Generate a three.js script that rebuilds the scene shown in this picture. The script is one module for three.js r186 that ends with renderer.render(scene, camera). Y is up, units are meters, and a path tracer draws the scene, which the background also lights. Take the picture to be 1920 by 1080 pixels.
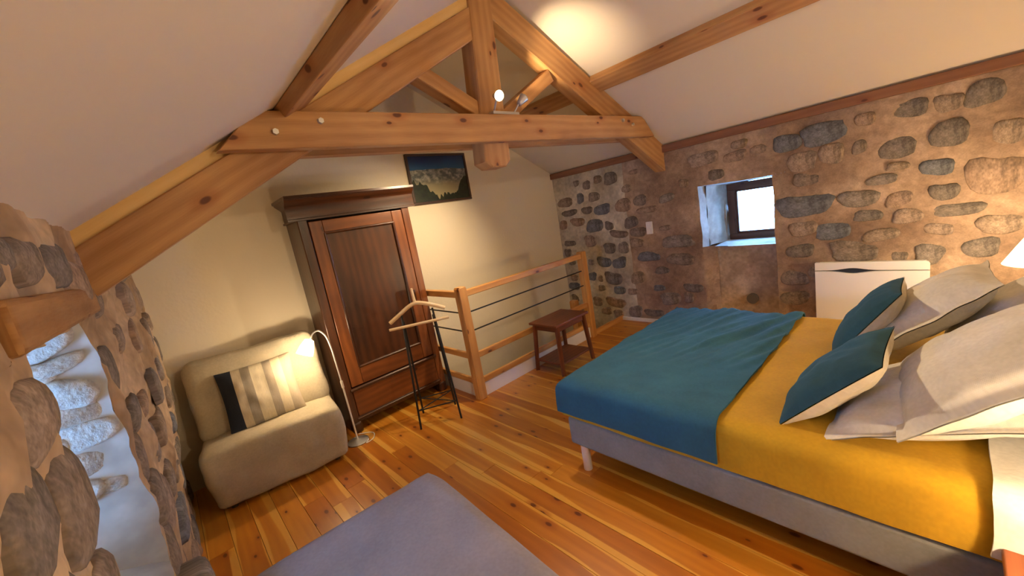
import * as THREE from 'three';
import { RoundedBoxGeometry } from 'three/addons/geometries/RoundedBoxGeometry.js';
import { ImprovedNoise } from 'three/addons/math/ImprovedNoise.js';
import { mergeGeometries, mergeVertices, toCreasedNormals } from 'three/addons/utils/BufferGeometryUtils.js';
import { RectAreaLightUniformsLib } from 'three/addons/lights/RectAreaLightUniformsLib.js';

// ------------------------------------------------------------------ camera, sky, exposure
const scene = new THREE.Scene();
const renderer = new THREE.WebGLRenderer({ antialias: true });
renderer.toneMapping = THREE.LinearToneMapping;
renderer.toneMappingExposure = 1.32;
renderer.shadowMap.enabled = true;
RectAreaLightUniformsLib.init();
const V = (x, y, z) => new THREE.Vector3(x, y, z);
const camera = new THREE.PerspectiveCamera(72.4, 16 / 9, 0.02, 60);
camera.position.set(0, 1.65, 0);
{ // phone held a little rolled, looking down and to the right
  const right = V(0.7228289, -0.17220119, 0.66922726), up = V(0.25003784, 0.96800868, -0.0209829), fwd = V(0.64420452, -0.18249919, -0.74276146);
  camera.quaternion.setFromRotationMatrix(new THREE.Matrix4().makeBasis(right, up, fwd.negate()));
}
scene.background = new THREE.Color().setRGB(0.2, 0.46, 1.0);
scene.backgroundIntensity = 46;
const WARM = new THREE.Color().setRGB(1, 0.745, 0.46);

// ------------------------------------------------------------------ helpers
const noiseGen = new ImprovedNoise();
const N3 = (x, y, z) => noiseGen.noise(x + 31.7, y + 17.3, z + 5.9);
function rng(seed) { let s = seed >>> 0; return () => { s = (s + 0x6d2b79f5) | 0; let t = Math.imul(s ^ (s >>> 15), 1 | s); t = (t + Math.imul(t ^ (t >>> 7), 61 | t)) ^ t; return ((t ^ (t >>> 14)) >>> 0) / 4294967296; }; }
const lerp = (a, b, t) => a + (b - a) * t, clamp = (x, a, b) => Math.min(b, Math.max(a, x));
const smooth = (a, b, x) => { const t = clamp((x - a) / (b - a), 0, 1); return t * t * (3 - 2 * t); };
function hash(ix, iy, s) { let h = Math.imul(ix, 374761393) ^ Math.imul(iy, 668265263) ^ Math.imul(s, 974634777); h = Math.imul(h ^ (h >>> 13), 1274126177); return ((h ^ (h >>> 16)) >>> 0) / 4294967296; }
function pnoise(x, y, px, py, s) { // periodic value noise
  const ix = Math.floor(x), iy = Math.floor(y), fx = x - ix, fy = y - iy, m = (a, b) => ((a % b) + b) % b;
  const sx = fx * fx * (3 - 2 * fx), sy = fy * fy * (3 - 2 * fy);
  const h = (i, j) => hash(m(ix + i, px), m(iy + j, py), s);
  return lerp(lerp(h(0, 0), h(1, 0), sx), lerp(h(0, 1), h(1, 1), sx), sy);
}
function fbm(u, v, fx, fy, oct, s) { let a = 0.5, sum = 0, tot = 0; for (let o = 0; o < oct; o++) { sum += a * pnoise(u * fx, v * fy, fx, fy, s + o * 7); tot += a; a *= 0.5; fx *= 2; fy *= 2; } return sum / tot; }
function tex(w, h, fn, srgb = true) {
  const data = new Uint8Array(w * h * 4);
  for (let j = 0; j < h; j++) for (let i = 0; i < w; i++) { const c = fn((i + 0.5) / w, (j + 0.5) / h), k = (j * w + i) * 4; for (let q = 0; q < 3; q++) data[k + q] = clamp(c[q], 0, 255); data[k + 3] = 255; }
  const t = new THREE.DataTexture(data, w, h, THREE.RGBAFormat);
  t.wrapS = t.wrapT = THREE.RepeatWrapping; t.magFilter = THREE.LinearFilter; t.minFilter = THREE.LinearMipmapLinearFilter; t.generateMipmaps = true;
  if (srgb) t.colorSpace = THREE.SRGBColorSpace;
  t.needsUpdate = true; return t;
}
const mix3 = (a, b, t) => [lerp(a[0], b[0], t), lerp(a[1], b[1], t), lerp(a[2], b[2], t)];
// wood: u along the grain (span L metres), v across (span W metres)
function woodTex(w, h, L, W, o) {
  const r = rng(o.seed), knots = [];
  for (let k = 0; k < o.knots; k++) knots.push([r(), r(), lerp(o.kr[0], o.kr[1], r()), r()]);
  return tex(w, h, (u, v) => {
    let warp = 0, kn = 0, halo = 0;
    for (const [ku, kv, kr, kt] of knots) {
      let du = Math.abs(u - ku), dv = v - kv; if (du > 0.5) du = 1 - du; if (dv > 0.5) dv -= 1; if (dv < -0.5) dv += 1;
      const X = du * L / 2.0, Y = dv * W, d = Math.hypot(X, Y) / kr;
      warp += Math.sign(dv) * kr * 1.1 * Math.exp(-d * d * 0.16) / W;
      kn = Math.max(kn, 1 - smooth(0.55, 1.05, d)); halo = Math.max(halo, (1 - smooth(0.8, 3.2, d)) * (0.5 + kt * 0.5));
    }
    const vv = v + warp * 0.5;
    const bend = fbm(u, v, 3, 2, 3, o.seed + 3) * 1.5;
    const ring = 0.5 + 0.5 * Math.sin((vv * o.rings + bend) * 6.2832);
    const fine = pnoise(u * 40, v * 220, 40, 220, o.seed + 9), blot = fbm(u, v, 5, 3, 3, o.seed + 20);
    let c = mix3(o.dark, o.light, clamp(0.25 + ring * 0.3 + (blot - 0.5) * 1.1 + 0.2 * fine, 0, 1));
    if (o.sap) { const e = Math.min(v + (fbm(u, 0.3, 4, 3, 2, o.seed + 40) - 0.5) * 0.5, 1.2 - v + (fbm(u, 0.7, 5, 3, 2, o.seed + 41) - 0.5) * 0.5); c = mix3(c, o.sapc, (1 - smooth(o.sap * 0.75, o.sap, e)) * 0.85); }
    c = mix3(c, o.halo, halo * 0.55); c = mix3(c, o.knot, kn * 0.85);
    return c;
  });
}
// UV along a grain direction for a whole piece (metres / span)
function grain(geo, dir, L = 2, W = 0.5, off = [0, 0]) {
  const g = geo.index ? geo.toNonIndexed() : geo; const p = g.attributes.position, n = p.count, uv = new Float32Array(n * 2);
  const d = dir.clone().normalize(), a = V(0, 0, 0), b = V(0, 0, 0), c = V(0, 0, 0), nn = V(0, 0, 0), w = V(0, 0, 0);
  for (let i = 0; i < n; i += 3) {
    a.fromBufferAttribute(p, i); b.fromBufferAttribute(p, i + 1); c.fromBufferAttribute(p, i + 2);
    nn.copy(b).sub(a).cross(w.copy(c).sub(a)).normalize();
    // pick the axis-like normal so that neighbouring triangles agree
    w.copy(nn).cross(d); if (w.length() < 0.3) w.set(d.y, d.z, d.x).cross(d); w.normalize();
    const ax = ['x', 'y', 'z'].reduce((m, k) => (Math.abs(w[k]) > Math.abs(w[m]) ? k : m), 'x'); if (w[ax] < 0) w.negate();
    const endGrain = Math.abs(nn.dot(d)) > 0.8;
    [a, b, c].forEach((q, k) => { uv[(i + k) * 2] = (endGrain ? 0.03 * q.dot(w) : q.dot(d)) / L + off[0]; uv[(i + k) * 2 + 1] = q.dot(w) / W + off[1]; });
  }
  g.setAttribute('uv', new THREE.BufferAttribute(uv, 2)); return g;
}
function boxUV(geo, s = 1) { // box projection in metres
  const g = geo.index ? geo.toNonIndexed() : geo; if (!g.attributes.normal) g.computeVertexNormals();
  const p = g.attributes.position, m = g.attributes.normal, uv = new Float32Array(p.count * 2);
  for (let i = 0; i < p.count; i++) {
    const t = i - (i % 3); let nx = 0, ny = 0, nz = 0; for (let k = 0; k < 3; k++) { nx += m.getX(t + k); ny += m.getY(t + k); nz += m.getZ(t + k); }
    nx = Math.abs(nx); ny = Math.abs(ny); nz = Math.abs(nz);
    const [a, b] = nx > ny && nx > nz ? [p.getZ(i), p.getY(i)] : ny > nz ? [p.getX(i), p.getZ(i)] : [p.getX(i), p.getY(i)];
    uv[i * 2] = a / s; uv[i * 2 + 1] = b / s;
  }
  g.setAttribute('uv', new THREE.BufferAttribute(uv, 2)); return g;
}
const taken = new Map();
function numbered(name) { const n = taken.get(name) ?? 0; taken.set(name, n + 1); return n ? name + '_' + String(n).padStart(3, '0') : name; }
function mesh(name, geo, mat, parent) {
  const o = new THREE.Mesh(geo, mat); o.castShadow = o.receiveShadow = true;
  if (parent) { o.name = name; parent.add(o); } else { o.name = numbered(name); scene.add(o); }
  return o;
}
function group(name, x = 0, y = 0, z = 0, ry = 0) { const g = new THREE.Group(); g.name = numbered(name); g.position.set(x, y, z); g.rotation.y = ry; scene.add(g); return g; }
function tag(o, label, category, grp) { o.userData.label = label; o.userData.category = category; if (grp) o.userData.group = grp; return o; }
function struct(o, label) { o.userData.kind = 'structure'; if (label) o.userData.label = label; return o; }
const box = (x0, x1, y0, y1, z0, z1, r = 0.003) => { const g = r > 0 ? new RoundedBoxGeometry(x1 - x0, y1 - y0, z1 - z0, 1, Math.min(r, (x1 - x0) * 0.45, (y1 - y0) * 0.45, (z1 - z0) * 0.45)) : new THREE.BoxGeometry(x1 - x0, y1 - y0, z1 - z0); g.translate((x0 + x1) / 2, (y0 + y1) / 2, (z0 + z1) / 2); return g; };
const merge = (list) => mergeGeometries(list.map((g) => { const h = g.index ? g.toNonIndexed() : g; for (const k of Object.keys(h.attributes)) if (!['position', 'normal', 'uv'].includes(k)) h.deleteAttribute(k); return h; }));
function prism(pts, z0, z1, bevel = 0.004) { // polygon in xy, extruded along z
  const s = new THREE.Shape(pts.map(([x, y]) => new THREE.Vector2(x, y)));
  const g = new THREE.ExtrudeGeometry(s, { depth: z1 - z0 - 2 * bevel, bevelEnabled: bevel > 0, bevelThickness: bevel, bevelSize: bevel, bevelOffset: -bevel, bevelSegments: 1 });
  g.translate(0, 0, z0 + bevel); return g;
}
function tube(pts, r, seg = 24, rad = 8, closed = false) { return new THREE.TubeGeometry(new THREE.CatmullRomCurve3(pts.map((p) => V(...p)), closed, 'centripetal'), seg, r, rad, closed); }
function rod(a, b, r, rad = 10, r2 = r) { const A = V(...a), B = V(...b), d = B.clone().sub(A), g = new THREE.CylinderGeometry(r2, r, d.length(), rad); g.applyQuaternion(new THREE.Quaternion().setFromUnitVectors(V(0, 1, 0), d.clone().normalize())); const m = A.add(B).multiplyScalar(0.5); g.translate(m.x, m.y, m.z); return g; }
// a straight timber between two points, with a rectangular section (w across `side`, h across the other)
function timber(a, b, side, w, h, bevel = 0.005) {
  const A = V(...a), B = V(...b), d = B.clone().sub(A), L = d.length(), X = d.clone().normalize(), Z = V(...side).normalize(), Y = Z.clone().cross(X).normalize(); Z.copy(X).cross(Y);
  const g = new RoundedBoxGeometry(L, h, w, 1, bevel); g.applyMatrix4(new THREE.Matrix4().makeBasis(X, Y, Z).setPosition(A.add(B).multiplyScalar(0.5))); return { g, dir: X };
}
// thick cloth from a surface function P(u, v)
function cloth(P, nu, nv, th) {
  const pos = [], idx = [], uvs = [], at = (i, j) => j * (nu + 1) + i, W = (nu + 1) * (nv + 1), e = 1e-3;
  const top = [], nrm = [];
  for (let j = 0; j <= nv; j++) for (let i = 0; i <= nu; i++) {
    const u = i / nu, v = j / nv, p = P(u, v), du = P(Math.min(1, u + e), v).sub(P(Math.max(0, u - e), v)), dv = P(u, Math.min(1, v + e)).sub(P(u, Math.max(0, v - e)));
    top.push(p); nrm.push(du.cross(dv).normalize());
  }
  for (const s of [1, 0]) for (let k = 0; k < W; k++) { const q = s ? top[k] : top[k].clone().addScaledVector(nrm[k], -th); pos.push(q.x, q.y, q.z); uvs.push(q.x + q.y * 0.7, q.z); }
  for (let j = 0; j < nv; j++) for (let i = 0; i < nu; i++) { const a = at(i, j), b = at(i + 1, j), c = at(i + 1, j + 1), d = at(i, j + 1); idx.push(a, b, c, a, c, d, W + a, W + c, W + b, W + a, W + d, W + c); }
  const edge = (a, b) => idx.push(a, W + b, b, a, W + a, W + b);
  for (let i = 0; i < nu; i++) { edge(at(i + 1, 0), at(i, 0)); edge(at(i, nv), at(i + 1, nv)); }
  for (let j = 0; j < nv; j++) { edge(at(0, j), at(0, j + 1)); edge(at(nu, j + 1), at(nu, j)); }
  const g = new THREE.BufferGeometry(); g.setAttribute('position', new THREE.Float32BufferAttribute(pos, 3)); g.setAttribute('uv', new THREE.Float32BufferAttribute(uvs, 2)); g.setIndex(idx);
  return toCreasedNormals(g, 1.0);
}

// ------------------------------------------------------------------ materials
const std = (o) => new THREE.MeshStandardMaterial(o), phys = (o) => new THREE.MeshPhysicalMaterial(o);
const rgb = (r, g, b) => new THREE.Color().setRGB(r, g, b);
const plasterBump = tex(512, 512, (u, v) => { const n = 128 + 90 * (fbm(u, v, 10, 10, 5, 3) - 0.5) + 60 * (fbm(u, v, 60, 60, 2, 5) - 0.5); return [n, n, n]; }, false);
const M = {};
M.plaster = std({ color: rgb(0.74, 0.66, 0.5), roughness: 0.95, bumpMap: plasterBump, bumpScale: 0.004 });
M.ceiling = std({ color: rgb(0.74, 0.66, 0.53), roughness: 0.95, bumpMap: plasterBump, bumpScale: 0.002 });
M.white = std({ color: rgb(0.85, 0.84, 0.81), roughness: 0.5 });
const timberOpt = { dark: [150, 102, 56], light: [196, 150, 96], knot: [84, 42, 20], halo: [150, 84, 40], rings: 9, knots: 9, kr: [0.008, 0.02] };
M.timber = [1, 2].map((s) => std({ map: woodTex(1024, 512, 2, 0.5, { ...timberOpt, seed: s * 11 }), roughness: 0.6 }));
M.paleTimber = std({ map: woodTex(512, 256, 2, 0.5, { ...timberOpt, seed: 77, dark: [205, 165, 100], light: [228, 194, 132], halo: [190, 140, 80] }), roughness: 0.65 });
M.plate = std({ map: woodTex(512, 256, 2, 0.5, { ...timberOpt, seed: 63, dark: [118, 76, 48], light: [150, 104, 70], halo: [110, 60, 34], knots: 6 }), roughness: 0.7 });
M.rail = phys({ map: woodTex(512, 256, 2, 0.5, { ...timberOpt, seed: 91, dark: [184, 126, 62], light: [220, 166, 96], halo: [160, 90, 34], knots: 5 }), roughness: 0.4 });
M.walnut = phys({ map: woodTex(1024, 512, 2, 0.5, { seed: 41, dark: [48, 25, 12], light: [94, 52, 26], knot: [34, 14, 6], halo: [60, 26, 10], rings: 7, knots: 3, kr: [0.01, 0.02] }), roughness: 0.3, clearcoat: 0.25, clearcoatRoughness: 0.25 });
M.walnutLight = phys({ map: woodTex(1024, 512, 2, 0.5, { seed: 43, dark: [88, 46, 20], light: [138, 80, 38], knot: [50, 20, 8], halo: [90, 40, 16], rings: 8, knots: 2, kr: [0.01, 0.02] }), roughness: 0.3, clearcoat: 0.25, clearcoatRoughness: 0.25 });
M.stool = phys({ map: woodTex(512, 256, 2, 0.5, { seed: 51, dark: [92, 44, 20], light: [138, 74, 36], knot: [50, 22, 10], halo: [90, 44, 18], rings: 10, knots: 3, kr: [0.006, 0.012] }), roughness: 0.4 });
M.beech = std({ map: woodTex(512, 128, 2, 0.5, { seed: 57, dark: [220, 190, 148], light: [240, 220, 186], knot: [180, 130, 80], halo: [200, 150, 100], rings: 14, knots: 1, kr: [0.004, 0.006] }), roughness: 0.5 });
M.board = [0, 1, 2, 3, 4, 5, 6].map((s) => phys({ map: woodTex(1024, 96, 2.4, 0.13, { seed: 200 + s * 13, dark: [[178, 104, 22], [188, 114, 28], [164, 92, 16], [196, 124, 36], [182, 108, 24], [170, 98, 20], [192, 120, 32]][s], light: [[204, 130, 36], [214, 144, 46], [190, 114, 28], [222, 154, 56], [208, 136, 40], [198, 122, 32], [216, 148, 50]][s], knot: [96, 38, 10], halo: [158, 78, 16], rings: 2.2, knots: 3 + (s % 3), kr: [0.005, 0.014], sap: [0.2, 0.32, 0.12, 0.06, 0.26, 0.16, 0.1][s], sapc: [232, 176, 78] }), roughness: 0.36, clearcoat: 0.3, clearcoatRoughness: 0.28 }));
M.joint = std({ color: rgb(0.34, 0.19, 0.08), roughness: 0.9 });
M.black = std({ color: rgb(0.018, 0.018, 0.02), roughness: 0.45, metalness: 0.3 });
M.steel = std({ color: rgb(0.82, 0.81, 0.8), roughness: 0.3, metalness: 0.35 });
M.dullSteel = std({ color: rgb(0.55, 0.54, 0.52), roughness: 0.45, metalness: 0.8 });
const weave = tex(256, 256, (u, v) => { const n = 128 + 50 * Math.sin(u * 6.2832 * 64) * Math.sin(v * 6.2832 * 64) + 70 * (fbm(u, v, 32, 32, 3, 12) - 0.5); return [n, n, n]; }, false); weave.repeat.set(3, 3);
const fabricMap = tex(256, 256, (u, v) => { const n = 232 + 40 * (fbm(u, v, 6, 6, 5, 21) - 0.5) + 14 * (pnoise(u * 128, v * 128, 128, 128, 4) - 0.5); return [n, n, n]; });
const fabric = (r, g, b, o = {}) => phys({ color: rgb(r, g, b), map: fabricMap, roughness: 0.95, sheen: 0.25, sheenRoughness: 0.6, bumpMap: weave, bumpScale: 0.0012, ...o });
M.teal = fabric(0.028, 0.125, 0.19); M.tealCushion = fabric(0.02, 0.085, 0.125); M.mustard = fabric(0.62, 0.35, 0.012, { sheen: 0.3 });
M.greyBase = fabric(0.3, 0.3, 0.28); M.sofa = fabric(0.56, 0.49, 0.35); M.lavender = fabric(0.36, 0.32, 0.34); M.pillow = fabric(0.86, 0.83, 0.77, { sheen: 0.1 }); M.cream = fabric(0.72, 0.64, 0.5);
M.mattress = fabric(0.7, 0.66, 0.6);
// mortar: pinkish lime with blotches; stones: grey map times the tone of each stone
const mortarMap = tex(1024, 1024, (u, v) => {
  const b = fbm(u, v, 4, 4, 5, 31), f = fbm(u, v, 40, 40, 3, 33), s = pnoise(u * 200, v * 200, 200, 200, 35);
  let c = mix3([136, 112, 91], [182, 157, 131], clamp((b - 0.5) * 2.2 + 0.5, 0, 1)); const k = 1 + (f - 0.5) * 0.25 + (s - 0.5) * 0.1; return [c[0] * k, c[1] * k, c[2] * k];
});
const roughBump = tex(512, 512, (u, v) => { const n = 128 + 150 * (fbm(u, v, 12, 12, 5, 51) - 0.5); return [n, n, n]; }, false);
const paleMortarMap = tex(512, 512, (u, v) => { const b = fbm(u, v, 4, 4, 5, 81), f = fbm(u, v, 40, 40, 3, 83), c = mix3([168, 156, 134], [214, 204, 182], clamp((b - 0.5) * 2.2 + 0.5, 0, 1)), k = 1 + (f - 0.5) * 0.25; return c.map((q) => q * k); });
M.paleMortar = std({ map: paleMortarMap, roughness: 0.97, bumpMap: roughBump, bumpScale: 0.012 });
const creamMortarMap = tex(512, 512, (u, v) => { const b = fbm(u, v, 4, 4, 5, 181), f = fbm(u, v, 40, 40, 3, 183), c = mix3([152, 124, 92], [206, 180, 144], clamp((b - 0.5) * 2.2 + 0.5, 0, 1)), k = 1 + (f - 0.5) * 0.25; return c.map((q) => q * k); });
M.creamMortar = std({ map: creamMortarMap, roughness: 0.97, bumpMap: roughBump, bumpScale: 0.012 });
M.mortar = std({ map: mortarMap, roughness: 0.97, bumpMap: roughBump, bumpScale: 0.012 });
const stoneMap = tex(512, 512, (u, v) => { const n = 205 + 170 * (fbm(u, v, 4, 4, 5, 61) - 0.5) + 90 * (fbm(u, v, 30, 30, 3, 63) - 0.5); return [n, n * 0.985, n * 0.96]; });
const stoneTones = [[0.439, 0.342, 0.256], [0.354, 0.287, 0.226], [0.488, 0.378, 0.293], [0.281, 0.244, 0.207], [0.488, 0.354, 0.256], [0.378, 0.329, 0.281], [0.244, 0.262, 0.287], [0.561, 0.451, 0.342]];
M.stone = stoneTones.map(([r, g, b]) => std({ color: rgb(r, g, b), map: stoneMap, roughness: 0.93, bumpMap: roughBump, bumpScale: 0.0025 }));
const limeMap = tex(512, 512, (u, v) => { const n = 225 + 90 * (fbm(u, v, 4, 4, 5, 71) - 0.5) + 40 * (fbm(u, v, 30, 30, 3, 73) - 0.5); return [n, n * 0.98, n * 0.94]; });
M.limestone = std({ color: rgb(0.55, 0.54, 0.52), map: limeMap, roughness: 0.95, bumpMap: roughBump, bumpScale: 0.007 });

// ------------------------------------------------------------------ the room's measures
const XL = -0.2, XR = 4.45, ZB = -3.85, ZF = 1.3, RX = 2.18, RY = 3.24; // left / right wall faces, end wall, wall behind the camera, ridge
const ceilY = (x) => (x < RX ? RY + (x - RX) * ((RY - 1.865) / (RX - XL)) : RY - (x - RX) * ((RY - 2.1) / (XR - RX)));
const STX = 1.95, STZ = -2.97; // stair opening: x > STX, z < STZ

// rough wall skin: every point is moved by the same noise field, so that patches meet
function field(p, amp, f) { return V(p.x + amp * (N3(p.x * f, p.y * f, p.z * f) + 0.5 * N3(p.x * f * 2.3, p.y * f * 2.3, p.z * f * 2.3 + 9) + 0.22 * N3(p.x * 22, p.y * 22, p.z * 22 + 4)), p.y + amp * 0.6 * N3(p.x * f + 40, p.y * f, p.z * f), p.z + amp * 0.6 * N3(p.x * f, p.y * f + 40, p.z * f)); }
function patch(a, b, c, d, step, amp, f, bow) { // a-b along u, a-d along v
  const A = V(...a), B = V(...b), C = V(...c), D = V(...d), nu = Math.max(1, Math.ceil(Math.max(A.distanceTo(B), D.distanceTo(C)) / step)), nv = Math.max(1, Math.ceil(Math.max(A.distanceTo(D), B.distanceTo(C)) / step));
  const pos = [], idx = [];
  for (let j = 0; j <= nv; j++) for (let i = 0; i <= nu; i++) { let p = A.clone().lerp(B, i / nu).lerp(D.clone().lerp(C, i / nu), j / nv); if (bow) p = bow(p); p = field(p, amp, f); pos.push(p.x, p.y, p.z); }
  for (let j = 0; j < nv; j++) for (let i = 0; i < nu; i++) { const k = j * (nu + 1) + i; idx.push(k, k + 1, k + nu + 2, k, k + nu + 2, k + nu + 1); }
  const g = new THREE.BufferGeometry(); g.setAttribute('position', new THREE.Float32BufferAttribute(pos, 3)); g.setIndex(idx); return g;
}
function skin(patches) { const g = mergeVertices(mergeGeometries(patches), 1e-4); return boxUV(toCreasedNormals(g, 0.9), 1.3); }
// one field stone: a domed, irregular slab; x along the wall, y up, z out of the wall, 1 x 1 in outline
function stoneGeo(seed) {
  const r = rng(seed), NS = 18, NR = 5, pos = [0, 0, 1 + 0.1 * (r() - 0.5)], uv = [0.5, 0.5], idx = [], k = 2.6 + r() * 1.6, ph = [r() * 6, r() * 6, r() * 6], am = [0.06 + 0.06 * r(), 0.05 + 0.05 * r(), 0.03 * r()], skew = (r() - 0.5) * 0.4;
  for (let q = 1; q <= NR; q++) for (let s = 0; s < NS; s++) {
    const t = (s / NS) * 6.2832, ro = 0.5 / Math.pow(Math.abs(Math.cos(t)) ** k + Math.abs(Math.sin(t)) ** k, 1 / k) * (1 + am[0] * Math.sin(t * 2 + ph[0]) + am[1] * Math.sin(t * 3 + ph[1]) + am[2] * Math.sin(t * 7 + ph[2]));
    const w = Math.sin((q / NR) * 1.5708), x = Math.cos(t) * ro * w, y = Math.sin(t) * ro * w + skew * Math.cos(t) * ro * w * 0.5;
    const z = q === NR ? -0.9 : Math.pow(Math.max(0, 1 - w ** 5), 0.6) * (1 + 0.14 * N3(x * 2.5, y * 2.5, seed)) - 0.0;
    pos.push(x, y, z); uv.push(x * 1.1 + 0.5, y * 0.55 + 0.5);
  }
  for (let s = 0; s < NS; s++) { const n = (s + 1) % NS; idx.push(0, 1 + s, 1 + n); for (let q = 0; q < NR - 1; q++) { const a = 1 + q * NS + s, b = 1 + q * NS + n; idx.push(a, a + NS, b + NS, a, b + NS, b); } }
  const g = new THREE.BufferGeometry(); g.setAttribute('position', new THREE.Float32BufferAttribute(pos, 3)); g.setAttribute('uv', new THREE.Float32BufferAttribute(uv, 2)); g.setIndex(idx); g.computeVertexNormals(); return g;
}
const stoneShapes = Array.from({ length: 12 }, (_, i) => stoneGeo(500 + i * 17));
function addStone(parent, rnd, x, y, z, w, h, depth, ry, tone, roll) {
  const s = mesh('stone', stoneShapes[Math.floor(rnd() * 12)], M.stone[tone ?? Math.floor(rnd() * 7)], parent);
  s.position.set(x, y, z); s.rotation.set(0, ry, roll ?? (rnd() - 0.5) * 0.25, 'YXZ'); s.scale.set(w, h, depth); return s;
}

// ------------------------------------------------------------------ floor of pine boards
{
  const floor = struct(group('floor'), 'honey coloured pine board floor with dark knots');
  mesh('subfloor', merge([box(-0.9, STX, -0.24, -0.03, ZB - 0.3, ZF + 0.2, 0), box(STX, XR + 0.6, -0.24, -0.03, STZ, ZF + 0.2, 0)]), M.joint, floor);
  const r = rng(5), W = 0.13, kinds = M.board;
  let n = 0;
  for (let x = -0.33; x < XR + 0.1; x += W, n++) {
    const end = x + W * 0.5 < STX ? ZB : STZ, start = 1.25; let z = start, first = 0.5 + 2.2 * r();
    let last = -1;
    while (z > end + 0.02) {
      let len = first || 1.6 + 1.2 * r(); first = 0; let z1 = Math.max(end, z - len); if (z1 - end < 0.35) z1 = end;
      let k; do k = Math.floor(r() * kinds.length); while (k === last); last = k;
      const g = box(x + 0.0008, x + W - 0.0008, -0.03, (r() - 0.5) * 0.0012, z1 + 0.0006, z - 0.0006, 0.0014);
      const gg = g.index ? g.toNonIndexed() : g, p = gg.attributes.position, uv = gg.attributes.uv, off = r(), flip = r() < 0.5;
      for (let i = 0; i < p.count; i++) { const v = clamp((p.getX(i) - x) / W, 0.02, 0.98); uv.setXY(i, p.getZ(i) / 2.4 + off, flip ? 1 - v : v); }
      mesh('floorboard', gg, kinds[k], floor);
      z = z1;
    }
  }
}
// ------------------------------------------------------------------ end wall and the wall behind the camera, ceiling
{
  const gable = (lo) => [[-0.9, lo], [XR + 0.7, lo], [XR + 0.7, ceilY(XR + 0.7)], [RX, RY], [-0.9, ceilY(-0.9)]];
  struct(mesh('wall_back', boxUV(prism(gable(-2.7), ZB - 0.3, ZB, 0)), M.plaster), 'cream plastered gable wall behind the wardrobe');
  struct(mesh('wall_front', boxUV(prism(gable(-0.2), ZF, ZF + 0.3, 0)), M.plaster), 'cream plastered wall behind the camera');
  const T = 0.2;
  struct(mesh('ceiling', boxUV(prism([[-0.95, ceilY(-0.95)], [RX, RY], [RX, RY + T], [-0.95, ceilY(-0.95) + T]], ZB - 0.35, ZF + 0.35, 0)), M.ceiling), 'sloping off white plasterboard ceiling left of the ridge');
  struct(mesh('ceiling', boxUV(prism([[RX, RY], [XR + 0.75, ceilY(XR + 0.75)], [XR + 0.75, ceilY(XR + 0.75) + T], [RX, RY + T]], ZB - 0.35, ZF + 0.35, 0)), M.ceiling), 'sloping off white plasterboard ceiling right of the ridge');
}
// stair well below the floor
{
  struct(mesh('wall_stairwell', boxUV(merge([box(STX - 0.15, XR + 0.5, -2.7, -0.24, STZ, STZ + 0.12, 0), box(STX - 0.15, STX, -2.7, -0.24, ZB - 0.2, STZ, 0)])), M.plaster), 'pale plastered wall of the stairwell under the railing');
  struct(mesh('floor_lower', boxUV(box(STX - 0.2, XR + 0.5, -2.8, -2.7, ZB - 0.2, STZ + 0.2, 0)), M.stairFloor = std({ map: M.rail.map, roughness: 0.5 })), 'pine floor at the foot of the stairwell');
}

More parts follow.
